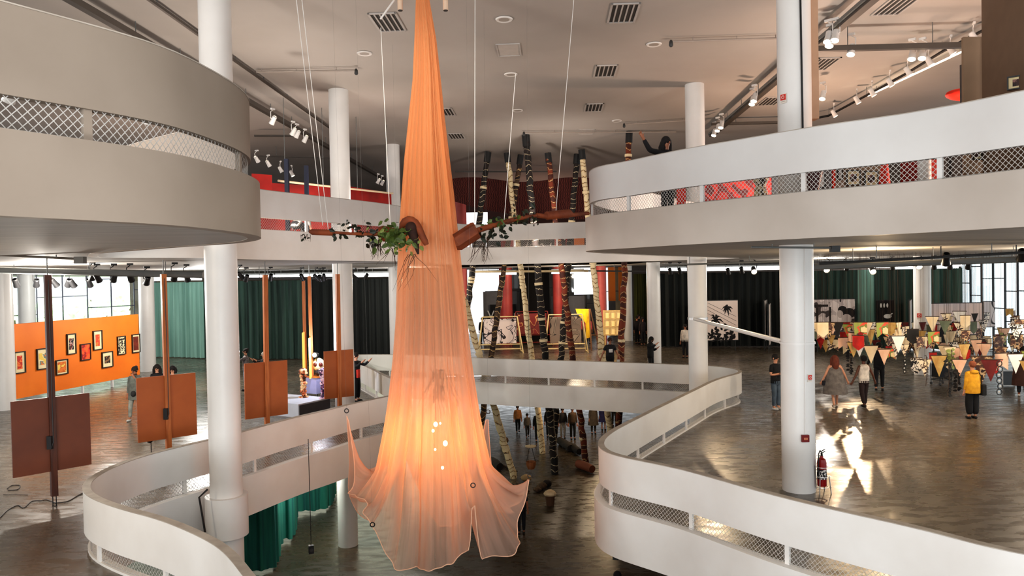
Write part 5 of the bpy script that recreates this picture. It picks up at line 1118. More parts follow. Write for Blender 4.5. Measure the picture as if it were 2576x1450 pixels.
# a few big pennants in front, near the warm lamp (they throw the triangular shadows on the floor)
# hanging ring chains and leafy strands
RINGB = mat('black ring', (.02, .02, .02), .5)
def ring_chain(px, y0, y1, d, n, label):
    a, b = ony(px, y0, d), ony(px, y1, d); L = a.z - b.z; root = empty('ring_chain', a, 0, label, 'ring chain', 'hanging chains of black rings'); r = L / n / 2
    for k in range(n):
        c = Vector((.02 * sin(k * 2.), 0, -r * (2 * k + 1))); MB().tube([c + Vector((r * .9 * cos(t * pi / 8), 0, r * .95 * sin(t * pi / 8))) for t in range(17)], r * .17, 6, False).build('ring', RINGB, root, True); MB().ell(c, (r * .4, .01, r * .4), 10, 6).build('disc', mat('white disc', (.8, .78, .74), .7), root)
ring_chain(2514, 908, 994, 20.5, 6, 'long chain of six black rings hanging right of the yellow jacket'); ring_chain(2276, 904, 940, 23, 4, 'short chain of black rings hanging at the left of the pennants')
def strand(px, y0, y1, d, m, label, seed, sz=.12, n=26):
    a, b = ony(px, y0, d), ony(px, y1, d); root = empty('leafy_strand', a, 0, label, 'leafy strand', 'dry leafy strands hanging below the pennants'); L = a.z - b.z; MB().tube([(0, 0, 0), (.03, 0, -L * .5), (-.02, 0, -L)], .01, 4).build('stem', CORDB, root); r2 = random.Random(seed); mb = MB()
    for k in range(n):
        t = k / n; leaf(mb, Vector((0, 0, -L * t)), Vector((r2.choice([-1, 1]), r2.uniform(-.4, .4), r2.uniform(-.8, .2))), Vector((0, -1, .3)), sz)
    mb.build('foliage', m, root)
LBK = mat('black dry leaf', rgb(28, 26, 26), .8)
strand(2137, 872, 940, 25, LBK, 'dark leafy strand hanging left of the person in black', 1); strand(2385, 905, 999, 21.5, LBK, 'long black leafy strand hanging right of the black trolley', 2); strand(2408, 930, 985, 22, LBK, 'short black leafy strand left of the yellow jacket', 3); strand(2330, 895, 972, 22, mat('grey dry leaf', rgb(90, 86, 84), .8), 'thin grey leafy strand left of the black trolley', 4, .06, 18); strand(2393, 880, 925, 23, LEAFS[2], 'bright green leafy strand above the black trolley', 5, .14, 20); strand(2524, 838, 870, 27, LEAFS[2], 'light green leafy strand by the right window', 6, .14, 12)
# black trolley chair and grey board below the pennants
p = ph(2368, 968); tr = empty('trolley', p, .3, 'black frame trolley with a basket standing under the pennants', 'trolley')
mb = MB()
for sx in (-1, 1):
    for sy in (-1, 1): mb.tube([(sx * .28, sy * .2, .06), (sx * .3, sy * .22, .95)], .016, 6)
mb.tube([(-.3, -.22, .95), (.3, -.22, .95), (.3, .22, .95), (-.3, .22, .95), (-.3, -.22, .95)], .014, 6); mb.tube([(-.28, -.2, .2), (.28, -.2, .2), (.28, .2, .2), (-.28, .2, .2), (-.28, -.2, .2)], .014, 6); mb.build('frame', BLACK, tr)
MB().box((0, 0, .55), (.54, .38, .5)).build('basket', mat('black basket net', (.02, .02, .022), .8), tr)
for sx in (-1, 1):
    for sy in (-1, 1): MB().tube([(sx * .28 - .02, sy * .2, .05), (sx * .28 + .02, sy * .2, .05)], .05, 12).build('wheel', DARK, tr)
p = ph(2537, 972); bd = empty('info_board', p, -.1, 'small dark grey info board with a white frame standing right of the ring chain', 'board')
MB().box((0, 0, .30), (.40, .03, .52)).build('panel', mat('dark grey board', rgb(84, 90, 94), .6), bd); mb = MB()
for s in (-1, 1): mb.box((s * .21, 0, .29), (.03, .04, .58))
mb.box((0, 0, .57), (.44, .04, .03)); mb.box((0, 0, .03), (.44, .04, .03)); mb.build('frame', WHITE, bd)

# ================================================================ things by the big right column
fe_p = Vector((C2[0] + .62, C2[1] + .18, 0)); fq = onz(2068, 1240, 0); fe_p = Vector((fq.x, fq.y, 0))
REDP = mat('red enamel paint', rgb(150, 16, 18), .3)
st_ = empty('extinguisher_stand', fe_p, .2, 'thin steel wire floor stand holding the red fire extinguisher', 'stand'); mb = MB()
for sx in (-1, 1):
    for sy in (-1, 1): mb.tube([(sx * .13, sy * .11, 0), (sx * .10, sy * .09, .34)], .010, 5)
for zz in (.12, .33, .52): mb.tube([(.12 * cos(t * pi / 8), .12 * sin(t * pi / 8), zz) for t in range(17)], .008, 5, False)
mb.tube([(-.13, 0, .1), (-.15, 0, .55)], .01, 5); mb.build('wire_frame', STEEL, st_)
fe = empty('fire_extinguisher', fe_p + Vector((0, 0, .14)), .2, 'red fire extinguisher standing beside the big right column', 'fire extinguisher')
MB().lathe([(.0, 0), (.085, .0), (.09, .02), (.09, .46), (.075, .53), (.035, .56), (.03, .60)], 24).build('cylinder', REDP, fe, True)
MB().lathe([(.0925, .14), (.0925, .34)], 24, caps=False).build('label_sleeve', art('extinguisher label', [rgb(20, 20, 24), rgb(230, 225, 220), rgb(30, 30, 34)], 14, 61), fe, True)
mb = MB(); mb.tube([(0, 0, .60), (0, 0, .66)], .022, 8); mb.tube([(-.02, 0, .65), (.08, 0, .68)], .012, 6); mb.tube([(-.02, 0, .68), (.08, 0, .73)], .010, 6); mb.build('valve', BLACK, fe)
MB().tube([(0, -.02, .64), (-.06, -.04, .72), (-.10, -.05, .66), (-.105, -.05, .45), (-.10, -.04, .2)], .013, 6).build('hose', BLACK, fe, True)
SIGNR = mat('red sign plastic', rgb(120, 18, 16), .4); SIGNW = mat('white sign plastic', rgb(236, 226, 214), .5)
def on_col(px, py, C, r=.33):
    """point on the camera side of a round column"""
    d = C[1] - r * .75; q = ony(px, py, d); dx = q.x - C[0]; dx = max(-r * .97, min(r * .97, dx)); yy = C[1] - sqrt(max(r * r - dx * dx, 1e-4)); return Vector((C[0] + dx, yy, ony(px, py, yy).z)), atan2(dx, -(yy - C[1]))
def wall_sign(px, py, wd, ht, kind, label, C=C2):
    p, a = on_col(px, py, C); root = empty('wall_sign', p + Vector((sin(a) * .01, -cos(a) * .01, 0)), a, label, 'sign')
    if kind == 'callpoint':
        MB().box((0, -.02, 0), (wd, .06, ht)).build('casing', SIGNR, root, bevel=.006); MB().box((0, -.055, 0), (wd * .45, .012, ht * .3)).build('plate', mat('orange plate', rgb(226, 150, 110), .5), root); MB().box((0, -.064, 0), (wd * .3, .008, ht * .06)).build('bar', SIGNR, root)
    else:
        MB().box((0, 0, 0), (wd, .012, ht)).build('plate', SIGNW, root); MB().box((0, -.01, ht * .12), (wd * .86, .008, ht * .6)).build('red_square', mat('bright sign red', rgb(206, 50, 40), .5), root)
        MB().tube([(wd * .2 * cos(t * pi / 8), -.018, ht * .12 + wd * .2 * sin(t * pi / 8)) for t in range(17)], wd * .045, 5, False).build('white_ring', SIGNW, root); mb = MB(); mb.box((0, -.01, -ht * .32), (wd * .7, .006, ht * .03)); mb.build('text_line', mat('sign grey', rgb(150, 130, 120), .6), root)
wall_sign(2020, 1103, .15, .14, 'callpoint', 'dark red fire call point box low on the big right column'); wall_sign(2033, 952, .10, .15, 'sign', 'small red and white sign halfway up the big right column'); wall_sign(1975, 248, .14, .19, 'sign', 'red and white safety sign high on the right column above the upper parapet')
wall_sign(2314, 796, .2, .28, 'sign', 'small red and white sign on the column among the pennants', (C8[0], C8[1]))
p0, a0_ = on_col(2020, 625, C2); p1, _ = on_col(2021, 1092, C2)
tag(MB().tube([p0 + Vector((0, -.012, 0)), p1 + Vector((0, -.012, 0))], .012, 6).build('cable_conduit', WHITECOL), 'thin white conduit running down the big right column to the call point', 'conduit')
p0, _ = on_col(2008, 2, C2); p1, _ = on_col(2014, 330, C2); tag(MB().tube([p0 + Vector((0, -.03, 1.2)), p0 + Vector((0, -.03, 0)), p1 + Vector((0, -.03, 0))], .02, 6).build('cable', BLACK), 'black cable running down the upper part of the right column', 'cable')
tag(MB().box((C2[0] + .40, C2[1] + .1, 9.2), (.17, .25, 3.4)).build('pipe_casing', mat('tan pipe casing', rgb(186, 150, 122), .6)), 'tan boxed pipe casing running up beside the right column on the upper level', 'pipe casing')
# white strut and clamps
pa_ = Vector((C4[0] - .2, C4[1] - .34, ony(1756, 803, C4[1] - .34).z)); pb2 = Vector((C2[0] - .1, C2[1] + .36, ony(1968, 862, C2[1] + .36).z))
so = empty('strut', pa_, 0, 'white sloping strut clamped between the corner column and the big right column', 'strut'); MB().tube([(0, 0, 0), pb2 - pa_], .055, 12).build('bar', WHITECOL, so, True)
MB().lathe([(.345, -.04), (.345, .04)], 32, (C4[0] - pa_.x, C4[1] - pa_.y, 0)).build('clamp', STEEL, so, True); MB().lathe([(.345, -.02), (.345, .02)], 32, (C2[0] - pa_.x, C2[1] - pa_.y, ony(2010, 862, C2[1]).z - pa_.z)).build('clamp', WHITECOL, so, True)
# left floor cables, little floor lamp behind the parapet
CAB = mat('thin dark floor cable', (.06, .05, .045), .6)
def floor_cable(pts, label, r=.010):
    P = [onz(x, y, .012) for x, y in pts]; P2 = catmull([v.to_2d() for v in P], sub=6); tag(MB().tube([Vector((v.x, v.y, .012)) for v in P2], r, 5).build('floor_cable', CAB), label, 'cable', 'thin cables on the left floor')
floor_cable([(0, 1303), (20, 1284), (45, 1272), (60, 1278), (80, 1262), (105, 1260), (118, 1258), (140, 1266)], 'wavy cable from the left edge to the foot of the dark post'); floor_cable([(140, 1266), (170, 1262), (200, 1245), (232, 1232)], 'cable from the dark post towards the curved parapet'); floor_cable([(18, 1230), (30, 1222), (50, 1222), (44, 1232), (20, 1234)], 'small loop of cable on the floor at far left'); floor_cable([(8, 1245), (70, 1246)], 'straight short cable on the floor at far left', .006)
p = onz(381, 1155, 0); 
fl = empty('floor_projector', Vector((p.x, p.y, 0)), 0, 'small black floor lamp on a stand just behind the left parapet', 'floor lamp'); MB().tube([(0, 0, 0), (0, 0, .62)], .012, 6).build('stand', BLACK, fl); MB().lathe([(.12, 0), (.12, .02)], 14).build('base', BLACK, fl); MB().ell((-.02, -.02, .52), (.09, .08, .12), 12, 8).build('head', BLACK, fl, True)
# strap on the collar of the left column
p0 = ony(522, 1232, 14.7); p1 = ony(501, 1252, 14.55); p2 = ony(516, 1340, 14.55); tag(MB().tube([p0, p1, p2], .02, 6).build('cable', BLACK), 'thick black cable bending down the collar of the left column', 'cable')
# ================================================================ ceiling fixtures, upper storey
def onc(px, py, z=ZC): return onz(px, py, z)
AX = radians(-3)
VENTD = mat('dark vent interior', (.05, .045, .04), .8); VENTF = mat('vent frame paint', (.50, .47, .44), .6)
def vent(px, py, label, first=[None]):
    p = onc(px, py); p.z = ZC - .005
    if first[0] is None:
        r = empty('ceiling_vent', p, AX, label, 'air vent', 'ceiling air vents'); MB().box((0, 0, .0), (.62, 1.25, .01)).build('backing', VENTD, r); mb = MB()
        for s in (-1, 1): mb.box((s * .33, 0, -.015), (.05, 1.35, .03))
        for s in (-1, 1): mb.box((0, s * .65, -.015), (.7, .05, .03))
        mb.build('frame', VENTF, r)
        for k in range(4): MB().box((-.2 + k * .135, 0, -.015), (.035, 1.25, .03)).build('slat', VENTF, r)
        first[0] = r
    else: copy_thing(first[0], p, AX, label)
for a_ in [(975, 55, 'ceiling vent left of the hanging cloth top'), (1568, 32, 'largest ceiling vent, right of the hanging cloth near the top edge'), (1523, 178, 'second ceiling vent down in the row right of the cloth'), (1494, 270, 'third ceiling vent down in the row right of the cloth'), (1148, 342, 'small far ceiling vent just right of the cloth'), (1119, 281, 'ceiling vent half hidden by the right side of the cloth'), (2068, 160, 'ceiling vent right of the big right column'), (2255, 12, 'ceiling vent cut by the top edge, right of the thick duct'), (1938, 254, 'ceiling vent left of the big right column')]: vent(*a_)
def downlight(px, py, label, first=[None]):
    p = onc(px, py); p.z = ZC
    if first[0] is None:
        r = empty('ceiling_downlight', p, 0, label, 'downlight', 'round recessed ceiling lights'); MB().lathe([(.14, -.03), (.20, -.04), (.22, -.01), (.2, 0)], 24, caps=False).build('ring', WHITE, r, True); MB().lathe([(.14, -.03), (.1, -.005)], 20).build('reflector', mat('dim reflector', (.42, .38, .34), .4), r, True); first[0] = r
    else: copy_thing(first[0], p, 0, label)
for a_ in [(1268, 47, 'round ceiling light nearest the top, right of the cloth'), (917, 133, 'round ceiling light left of the hanging cloth'), (1285, 186, 'second round ceiling light right of the cloth'), (1302, 277, 'third round ceiling light right of the cloth'), (1645, 110, 'round ceiling light beside a sprinkler pipe end'), (1552, 303, 'far round ceiling light above the tall brown pole')]: downlight(*a_)
def hatch(px, py, w_, l_, label):
    p = onc(px, py); o = empty('ceiling_hatch', (p.x, p.y, ZC - .004), AX, label, 'ceiling hatch'); MB().box((0, 0, 0), (w_, l_, .008)).build('cover', mat('hatch grey', (.55, .51, .47), .8), o); mb = MB()
    for s in (-1, 1): mb.box((s * w_ / 2, 0, -.01), (.03, l_, .03)); mb.box((0, s * l_ / 2, -.01), (w_, .03, .03))
    mb.build('rim', VENTF, o)
hatch(1280, 125, .65, 1.1, 'square ceiling hatch between two round lights right of the cloth'); hatch(1475, 332, .7, 1.2, 'far ceiling hatch above the totem poles')
PIPEM = mat('beige sprinkler pipe', (.36, .31, .27), .6)
def sprinkler(x0, y0, x1, y1, label):
    a = onc(x0, y0, ZC - .10); b = onc(x1, y1, ZC - .10); r = empty('sprinkler_pipe', b, 0, label, 'sprinkler pipe', 'sprinkler pipes on the ceiling'); MB().tube([a - b, (0, 0, 0)], .03, 8).build('pipe', PIPEM, r, True); MB().lathe([(.035, -.14), (.06, -.10), (.05, 0), (.02, .05)], 12).build('nozzle', DARK, r, True)
    mb = MB(); 
    for t in (.2, .6, .95): q = (a - b) * t; mb.tube([q, q + Vector((0, 0, .1))], .012, 5)
    mb.build('bracket', PIPEM, r)
sprinkler(645, 181, 896, 177, 'sprinkler pipe end left of the cloth, below the round light'); sprinkler(1965, 96, 1688, 105, 'sprinkler pipe running from the right column to beside the round light'); sprinkler(1728, 303, 1570, 313, 'far sprinkler pipe left of the corner column top'); sprinkler(1700, 332, 1318, 334, 'thin far sprinkler pipe crossing above the totem poles')
DUCT = mat('dark bronze duct paint', (.085, .072, .06), .5)
def duct(x0, y0, x1, y1, drop, w_, h_, label, m=DUCT, name='lighting_track', rods=True):
    a = onc(x0, y0, ZC - drop); b = onc(x1, y1, ZC - drop); v = b - a; c = (a + b) / 2; r = empty(name, c, atan2(v.y, v.x), label, 'lighting track', 'dark lighting tracks under the upper ceiling'); MB().box((0, 0, 0), (v.length, w_, h_)).build('channel', m, r); MB().box((0, w_ * .62, h_ * .2), (v.length, w_ * .25, h_ * .5)).build('cable_tray', GREYM, r)
    n = int(v.length / 2.2)
    for k in range(n): MB().tube([(-v.length / 2 + 1. + k * 2.2, 0, 0), (-v.length / 2 + 1. + k * 2.2, 0, drop)], .012, 5).build('hanger_rod', GREYM, r)
    return a, b
TRL = duct(120, -35, 1003, 472, .38, .17, .15, 'long dark lighting track running back over the left gallery'); duct(335, -30, 830, 322, .12, .07, .07, 'thin second conduit running back above the long left track')
TRR = duct(2240, -42, 1790, 340, .38, .20, .17, 'thick dark lighting track running back past the right column'); TRX = duct(2036, 124, 2490, 112, .62, .14, .14, 'dark cross track right of the big right column'); duct(640, 392, 835, 398, .5, .07, .05, 'short thin cross track behind the left curved parapet'); duct(640, 342, 745, 342, .3, .1, .07, 'short cross conduit left of the far left column')
duct(1145, 432, 1400, 432, .3, .08, .08, 'far thin cross track behind the totem pole tops'); duct(1790, 312, 1965, 308, .3, .12, .1, 'cross track left of the big right column')
# spot heads
SPW = mat('white spotlight casing', (.75, .73, .70), .4)
def spot_head(loc, aim, label, scale=1., black=False, lens=None, grp='track spotlights', proto={}):
    k = (black, lens.name if lens else '')
    if k not in proto:
        r = empty('track_spotlight', loc, 0, label, 'spotlight', grp); m = BLACK if black else SPW
        b = MB().lathe([(.045, .14), (.065, .12), (.07, -.02), (.085, -.12), (.078, -.12), (.06, -.05)], 16, caps=False).build('head', m, r, True); l = MB().lathe([(.001, -.09), (.07, -.09)], 16, caps=False).build('lens', lens or DARK, r)
        l.parent = b; MB().tube([(.0, 0, .0), (.085, 0, .05), (.085, 0, .24), (0, 0, .3)], .012, 5).build('yoke', m, r); MB().box((0, 0, .33), (.14, .05, .05)).build('adapter', m, r); proto[k] = r; o = r
    else: o = copy_tree(proto[k]); o['label'] = label; o['group'] = grp
    o.location = loc; o.scale = (scale,) * 3; v = Vector(aim) - Vector(loc)
    tilt = min(radians(62), acos_(-v.normalized().z)); hd = [c for c in o.children if c.name.startswith('head')][0]; o.rotation_euler = (0, 0, atan2(v.x, -v.y)); hd.rotation_euler = (-tilt, 0, 0); return o
def acos_(x): return math.acos(max(-1, min(1, x)))
ups = [(687, 303, 20.5, 'white track spotlight nearest the left curved parapet'), (738, 332, 23., 'first white spotlight of the cluster left of the far left column'), (748, 338, 23.6, 'second white spotlight of the cluster left of the far left column'), (768, 350, 24.4, 'white spotlight nearest the far left column'), (952, 456, 33, 'glowing track spotlight left of the cloth edge column'), (962, 460, 34, 'second glowing track spotlight left of the cloth edge column'), (28, 236, 9.5, 'white spotlight seen through the netting at the left edge'), (372, 296, 13.5, 'pair of glowing spotlights seen through the left netting')]
for px, py, d, lab in ups: spot_head(ony(px, py, d), ony(px, py, d) + Vector((-2, 1, -3)), lab, .95, lens=LAMPW)
for i, (px, py) in enumerate([(646, 401), (675, 412), (706, 427), (734, 437)]): spot_head(ony(px, py, 27 + i), ony(px, py, 27) + Vector((1, 3, -3)), ['glowing spotlight at the curved parapet edge, first of the far left four', 'second glowing spotlight of the far left four', 'third glowing spotlight of the far left four', 'fourth glowing spotlight, beside the dark blue post'][i], .95, lens=LAMPW)
tl = [onc(x, y, ZC - .3) for x, y in [(1990, 310), (2085, 291), (2180, 240), (2280, 185), (2370, 130), (2490, 68), (2560, 20)]]
tk = empty('lighting_track', tl[2], 0, 'curving black spotlight track over the upper right gallery', 'lighting track', 'dark lighting tracks under the upper ceiling'); MB().tube([q - tl[2] for q in tl], .045, 6).build('channel', BLACK, tk); mb = MB()
for q in tl: mb.tube([q - tl[2], q - tl[2] + Vector((0, 0, .3))], .01, 4)
mb.build('hanger_rod', GREYM, tk)
lb_ = ['lowest', 'second', 'third', 'fourth', 'fifth', 'sixth', 'seventh', 'topmost']
for i, (px, py) in enumerate([(2098, 290), (2156, 256), (2194, 237), (2239, 212), (2284, 184), (2337, 158), (2392, 129), (2450, 98)]):
    q = onc(px, py - 4, ZC - .52); spot_head(q, q + Vector((1.5, -.6, -3)), '%s glowing spotlight counting up the curving black track' % lb_[i], 1.1, lens=LAMPW)
for px, py, lab in [(2084, 94, 'left spotlight of the bright cluster on the thick right track'), (2102, 90, 'right spotlight of the bright cluster on the thick right track'), (2088, 104, 'lowest spotlight of the bright cluster on the thick right track'), (2142, 126, 'small spotlight under the dark cross track, nearest the right column'), (2295, 138, 'left of two large spotlights under the dark cross track'), (2321, 136, 'right of two large spotlights under the dark cross track'), (2070, 240, 'warm glowing spotlight hanging low right of the right column'), (1893, 254, 'white spotlight on the thick track left of the right column'), (1898, 246, 'upper white spotlight on the thick track left of the right column'), (1797, 334, 'spotlight beside the corner column, lowest on the thick track'), (1806, 322, 'spotlight beside the corner column, middle on the thick track'), (1815, 314, 'spotlight beside the corner column, highest on the thick track')]:
    q = onc(px, py, ZC - .66); spot_head(q, q + Vector((-1, -1, -3)), lab, 1.25, lens=LAMPW)
tb = onc(2184, 241, ZC - .2), onc(2448, 117, ZC - .2); tube_ = empty('tube_light', (tb[0] + tb[1]) / 2, 0, 'long thin glowing tube light beside the curving black track', 'tube light'); c_ = (tb[0] + tb[1]) / 2; MB().tube([tb[0] - c_, tb[1] - c_], .03, 8).build('tube', mat('glowing tube', (1, .9, .75), .4, emit=3., ecol=(1, .85, .62)), tube_); mb = MB()
for t in (-.4, 0, .4): q = (tb[1] - tb[0]) * t; mb.tube([q, q + Vector((0, 0, .2))], .01, 4)
mb.build('bracket', GREYM, tube_)
# lamps screwed over the cloth's top
for px, lab in [(1007, 'pale tube ended lamp at the top edge left of the cloth'), (1121, 'pale tube ended lamp at the top edge right of the cloth')]:
    p = ony(px, 26, DC); o = empty('ceiling_tube', p, 0, lab, 'tube', 'pale tubes beside the cloth top'); MB().tube([(0, 0, 0), (0, 0, ZC - p.z)], .058, 14).build('pipe', mat('pale pink tube', rgb(226, 196, 170), .5), o, True); MB().lathe([(.05, -.012), (.05, .01)], 14).build('dark_end', VENTD, o)
a = ony(957, 48, DC + .2); b = ony(1000, -12, DC + .2); tag(MB().tube([a, b, b + Vector((.1, 0, ZC - b.z))], .022, 8).build('slanted_rod', WHITE), 'white slanted rod crossing the ceiling vent left of the cloth', 'rod')

# ================================================================ middle ceiling: pipes, tracks, black spots
def pipe(x0, y0, x1, y1, z, r, label, m=DUCT, name='ceiling_pipe', end=False, cap=None):
    a, b = onz(x0, y0, z) if not cap else ony(x0, y0, cap), onz(x1, y1, z) if not cap else ony(x1, y1, cap); root = empty(name, b, 0, label, 'ceiling pipe', 'pipes and tracks under the middle ceiling'); MB().tube([a - b, (0, 0, 0)], r, 8).build('pipe', m, root, True); v = a - b; n = max(2, int(v.length / 1.8)); mb = MB()
    for k in range(n): q = v * ((k + .5) / n); MB().tube([q, (q.x, q.y, ZSOF - b.z)], .011, 4).build('hanger_rod', GREYM, root)
    if end: MB().box((0, 0, -.02), (.16, .12, .12)).build('end_box', DARK, root)
pipe(-40, 640, 202, 652, ZSOF - .12, .02, 'thin pipe with a black end box under the left soffit', end=True, cap=13.)
pipe(-60, 679, 512, 692, 4.62, .085, 'thick dark grey lighting beam under the left middle ceiling', GREYM, cap=18.5); pipe(590, 664, 1004, 662, 4.8, .02, 'thin pipe under the middle ceiling left of the cloth', GREYM, cap=26.); pipe(590, 702, 840, 700, 4.5, .05, 'dark track under the middle ceiling right of the left column', DARK, cap=27.)
pipe(2060, 664, 2640, 632, 4.7, .03, 'dark pipe under the right middle ceiling', DARK, cap=16.); pipe(2045, 672, 2650, 650, 4.6, .075, 'thick grey lighting beam under the right middle ceiling', GREYM, cap=18.); pipe(1890, 622, 2100, 624, ZSOF - .1, .02, 'thin pipe with a black end box under the right soffit', GREYM, cap=14., end=True)
pipe(1480, 682, 1740, 684, 4.5, .04, 'dark track under the middle ceiling behind the totem poles', DARK, cap=38.); pipe(1180, 684, 1480, 682, 4.6, .06, 'pale beam under the far middle ceiling above the easels', mat('cream beam', rgb(220, 200, 160), .6), cap=40.); pipe(1660, 668, 1960, 658, 4.6, .03, 'thin pipe under the middle ceiling right of the corner column', GREYM, cap=24.)
bl = [(40, 712, 19.5), (92, 712, 19.8), (137, 712, 20), (172, 712, 20), (182, 713, 20), (225, 712, 20.5), (233, 694, 18.6), (245, 699, 18.6), (287, 699, 18.6), (328, 698, 18.6), (370, 706, 18.6), (440, 696, 18.6), (470, 698, 20), (605, 694, 24), (620, 700, 24), (681, 698, 25), (760, 698, 26), (796, 698, 26), (806, 700, 26.2), (815, 698, 26.5), (893, 698, 28), (921, 696, 28)]
for i, (px, py, d) in enumerate(bl):
    q = ony(px, py, d); lab = '%s black spotlight from the left edge under the left middle ceiling' % ['first', 'second', 'third', 'fourth', 'fifth', 'sixth', 'seventh', 'eighth', 'ninth', 'tenth', 'eleventh', 'twelfth', 'thirteenth', 'fourteenth', 'fifteenth', 'sixteenth', 'seventeenth', 'eighteenth', 'nineteenth', 'twentieth', 'twenty first', 'twenty second'][i]
    spot_head(q, q + Vector((random.uniform(-2, 2), 2, -2.2)), lab, 1.0, True, grp='black spotlights under the left middle ceiling')
br = [(1686, 683, 36, 0, 'black spotlight left of the corner column'), (1710, 682, 36, 0, 'second black spotlight left of the corner column'), (1832, 683, 34, 0, 'black spotlight left of the big glowing lamp'), (1866, 680, 33, 0, 'black spotlight just left of the big glowing lamp'), (1896, 680, 32, 1, 'big glowing lamp between the corner column and the big right column'), (2078, 676, 31, 1, 'glowing lamp right of the big right column'), (2194, 680, 30, 1, 'glowing lamp hanging over the dark green curtain'), (2310, 668, 30.5, 1, 'glowing lamp at the top of the column among the pennants'), (2130, 672, 31, 0, 'black spotlight between two glowing lamps on the right'), (2245, 670, 31, 0, 'black spotlight left of the column among the pennants'), (2350, 668, 29, 0, 'black spotlight right of the column among the pennants'), (2390, 668, 29, 0, 'second black spotlight right of the column among the pennants'), (2436, 668, 28, 0, 'third black spotlight, near the right window'), (2380, 652, 17.5, 0, 'large black spotlight under the right beam'), (2570, 642, 17.5, 0, 'large black spotlight at the right edge')]
for px, py, d, lit, lab in br:
    q = ony(px, py, d); spot_head(q, q + (Vector((-.6, -3, -1.6)) if lit else Vector((1, 2, -2.5))), lab, 1.5 if lit else 1.25, True, lens=LAMPW if lit else None, grp='spotlights under the right middle ceiling')
# bright linear lamps along the curtain tops
LIN = mat('bright linear lamp', (1, 1, .97), .4, emit=4.5, ecol=(.95, .98, 1))
for i, (x0, x1, d, lab) in enumerate([(384, 508, 42, 'linear lamp above the pale green curtain'), (592, 690, 40.2, 'linear lamp above the dark green curtain, left part'), (692, 838, 40, 'linear lamp above the dark green curtain, right part'), (890, 985, 40.4, 'linear lamp above the black curtain left of the cloth'), (1662, 1728, 43, 'linear lamp above the black curtain left of the corner column'), (1780, 1962, 42.6, 'linear lamp above the black curtain between the two big columns'), (2048, 2180, 41.4, 'linear lamp above the portrait panel'), (2185, 2300, 40, 'linear lamp left of the column among the pennants'), (2340, 2420, 38.9, 'linear lamp at the right end of the curtains'), (1205, 1300, 47, 'linear lamp in the far room left of the black backdrop'), (1388, 1470, 47, 'linear lamp in the far room right of the black backdrop')]):
    a, b = xyd(x0, d), xyd(x1, d); v = b - a; zz = 4.62; o = empty('linear_lamp', ((a.x + b.x) / 2, (a.y + b.y) / 2, zz), atan2(v.y, v.x), lab, 'linear lamp', 'bright linear lamps above the curtains'); n = 5; L = v.length
    MB().box((0, 0, 0), (L, .06, .20)).build('diffuser', LIN, o); MB().box((0, .06, .05), (L, .06, .30)).build('housing', GREYM, o); mb = MB()
    for t in (-.4, 0, .4): mb.tube([(t * L, .06, .2), (t * L, .06, ZSOF - zz)], .01, 4)
    mb.build('hanger_rod', GREYM, o)

# ================================================================ upper gallery contents
zf = ZU - .1
def upart(px0, px1, d, m, label, ht=2.5, d1=None, name='partition_wall', z0=0., cat='partition', th=.06):
    a, b = xyd(px0, d), xyd(px1, d1 or d); v = b - a; o = MB().box(((a.x + b.x) / 2, (a.y + b.y) / 2, zf + z0 + (ht - z0) / 2), (v.length, th, ht - z0), atan2(v.y, v.x)).build(name, m); return tag(o, label, cat)
upart(640, 690, 25., RED, 'bright red partition at the left end of the far left upper gallery', 2.45, 25.4); upart(690, 835, 27.5, RED, 'long red partition behind the dark blue posts', 2.45, 29); upart(838, 988, 29, RED, 'red partition between the two left columns', 2.58, 32.5)
NAVY = mat('dark blue post paint', rgb(30, 36, 60), .5)
for px, lab in [(728, 'dark blue square post behind the far left parapet, left one'), (777, 'dark blue square post behind the far left parapet, right one')]:
    p = xyd(px, 24.5 if px < 750 else 26); tag(MB().box((p.x, p.y, zf + 1.42), (.13, .13, 2.84)).build('square_post', NAVY), lab, 'post', 'dark blue posts')
a, b = ony(700, 455, 26), ony(988, 487, 31.5); rl = empty('picture_rail', (a + b) / 2, 0, 'cream rail running above the red partitions on the upper left gallery', 'rail'); c_ = (a + b) / 2; MB().tube([a - c_, b - c_], .04, 8).build('bar', mat('cream rail', rgb(236, 214, 180), .5), rl); mb = MB()
for t in (-.45, -.15, .15, .45): q = (b - a) * t; mb.tube([q, q + Vector((0, 0, ZC - c_.z - q.z))], .012, 4)
mb.build('hanger_rod', GREYM, rl)
TXT = art('dark red woven textile', [rgb(58, 22, 19), rgb(74, 28, 24), rgb(46, 17, 15), rgb(112, 54, 44)], 3.2, 71, .9, (1, 1, 2.2), 'wave')
n = 40; vs = []; 
for i in range(n + 1):
    t = i / n; px = 1120 + 375 * t; yb = 500 + 52 * (1 - (1 - t) ** 2.4); q0 = ony(px, 452 - 6 * sin(t * 9), 42.5); q1 = ony(px, yb, 42.5); off_ = .15 * sin(i * 1.1)
    for k in range(7): q = q0.lerp(q1, k / 6); vs.append((q.x, q.y + off_ * k / 6, q.z))
mb = MB(); mb.add(vs, [(i * 7 + k, (i + 1) * 7 + k, (i + 1) * 7 + k + 1, i * 7 + k + 1) for i in range(n) for k in range(6)]); tag(mb.build('woven_textile', TXT, smooth=True), 'huge dark red woven textile hung across the far upper hall behind the totem poles', 'textile')
partition(1000, 1700, 59, ZU - .1, ZC, mat('dark maroon end wall', rgb(70, 40, 34), .8), 'dark maroon wall at the far end of the upper hall')
partition(1140, 1230, 55, ZU - .1, 9.2, GLOW, 'glowing white stand-in for the windows right of the cloth, far upper level'); column('column', colpx(1162, 50), 50, zf, ZC, .4, 'salmon column right of the cloth on the far upper level', PINKC)  # white panel glows in place of bright upper windows
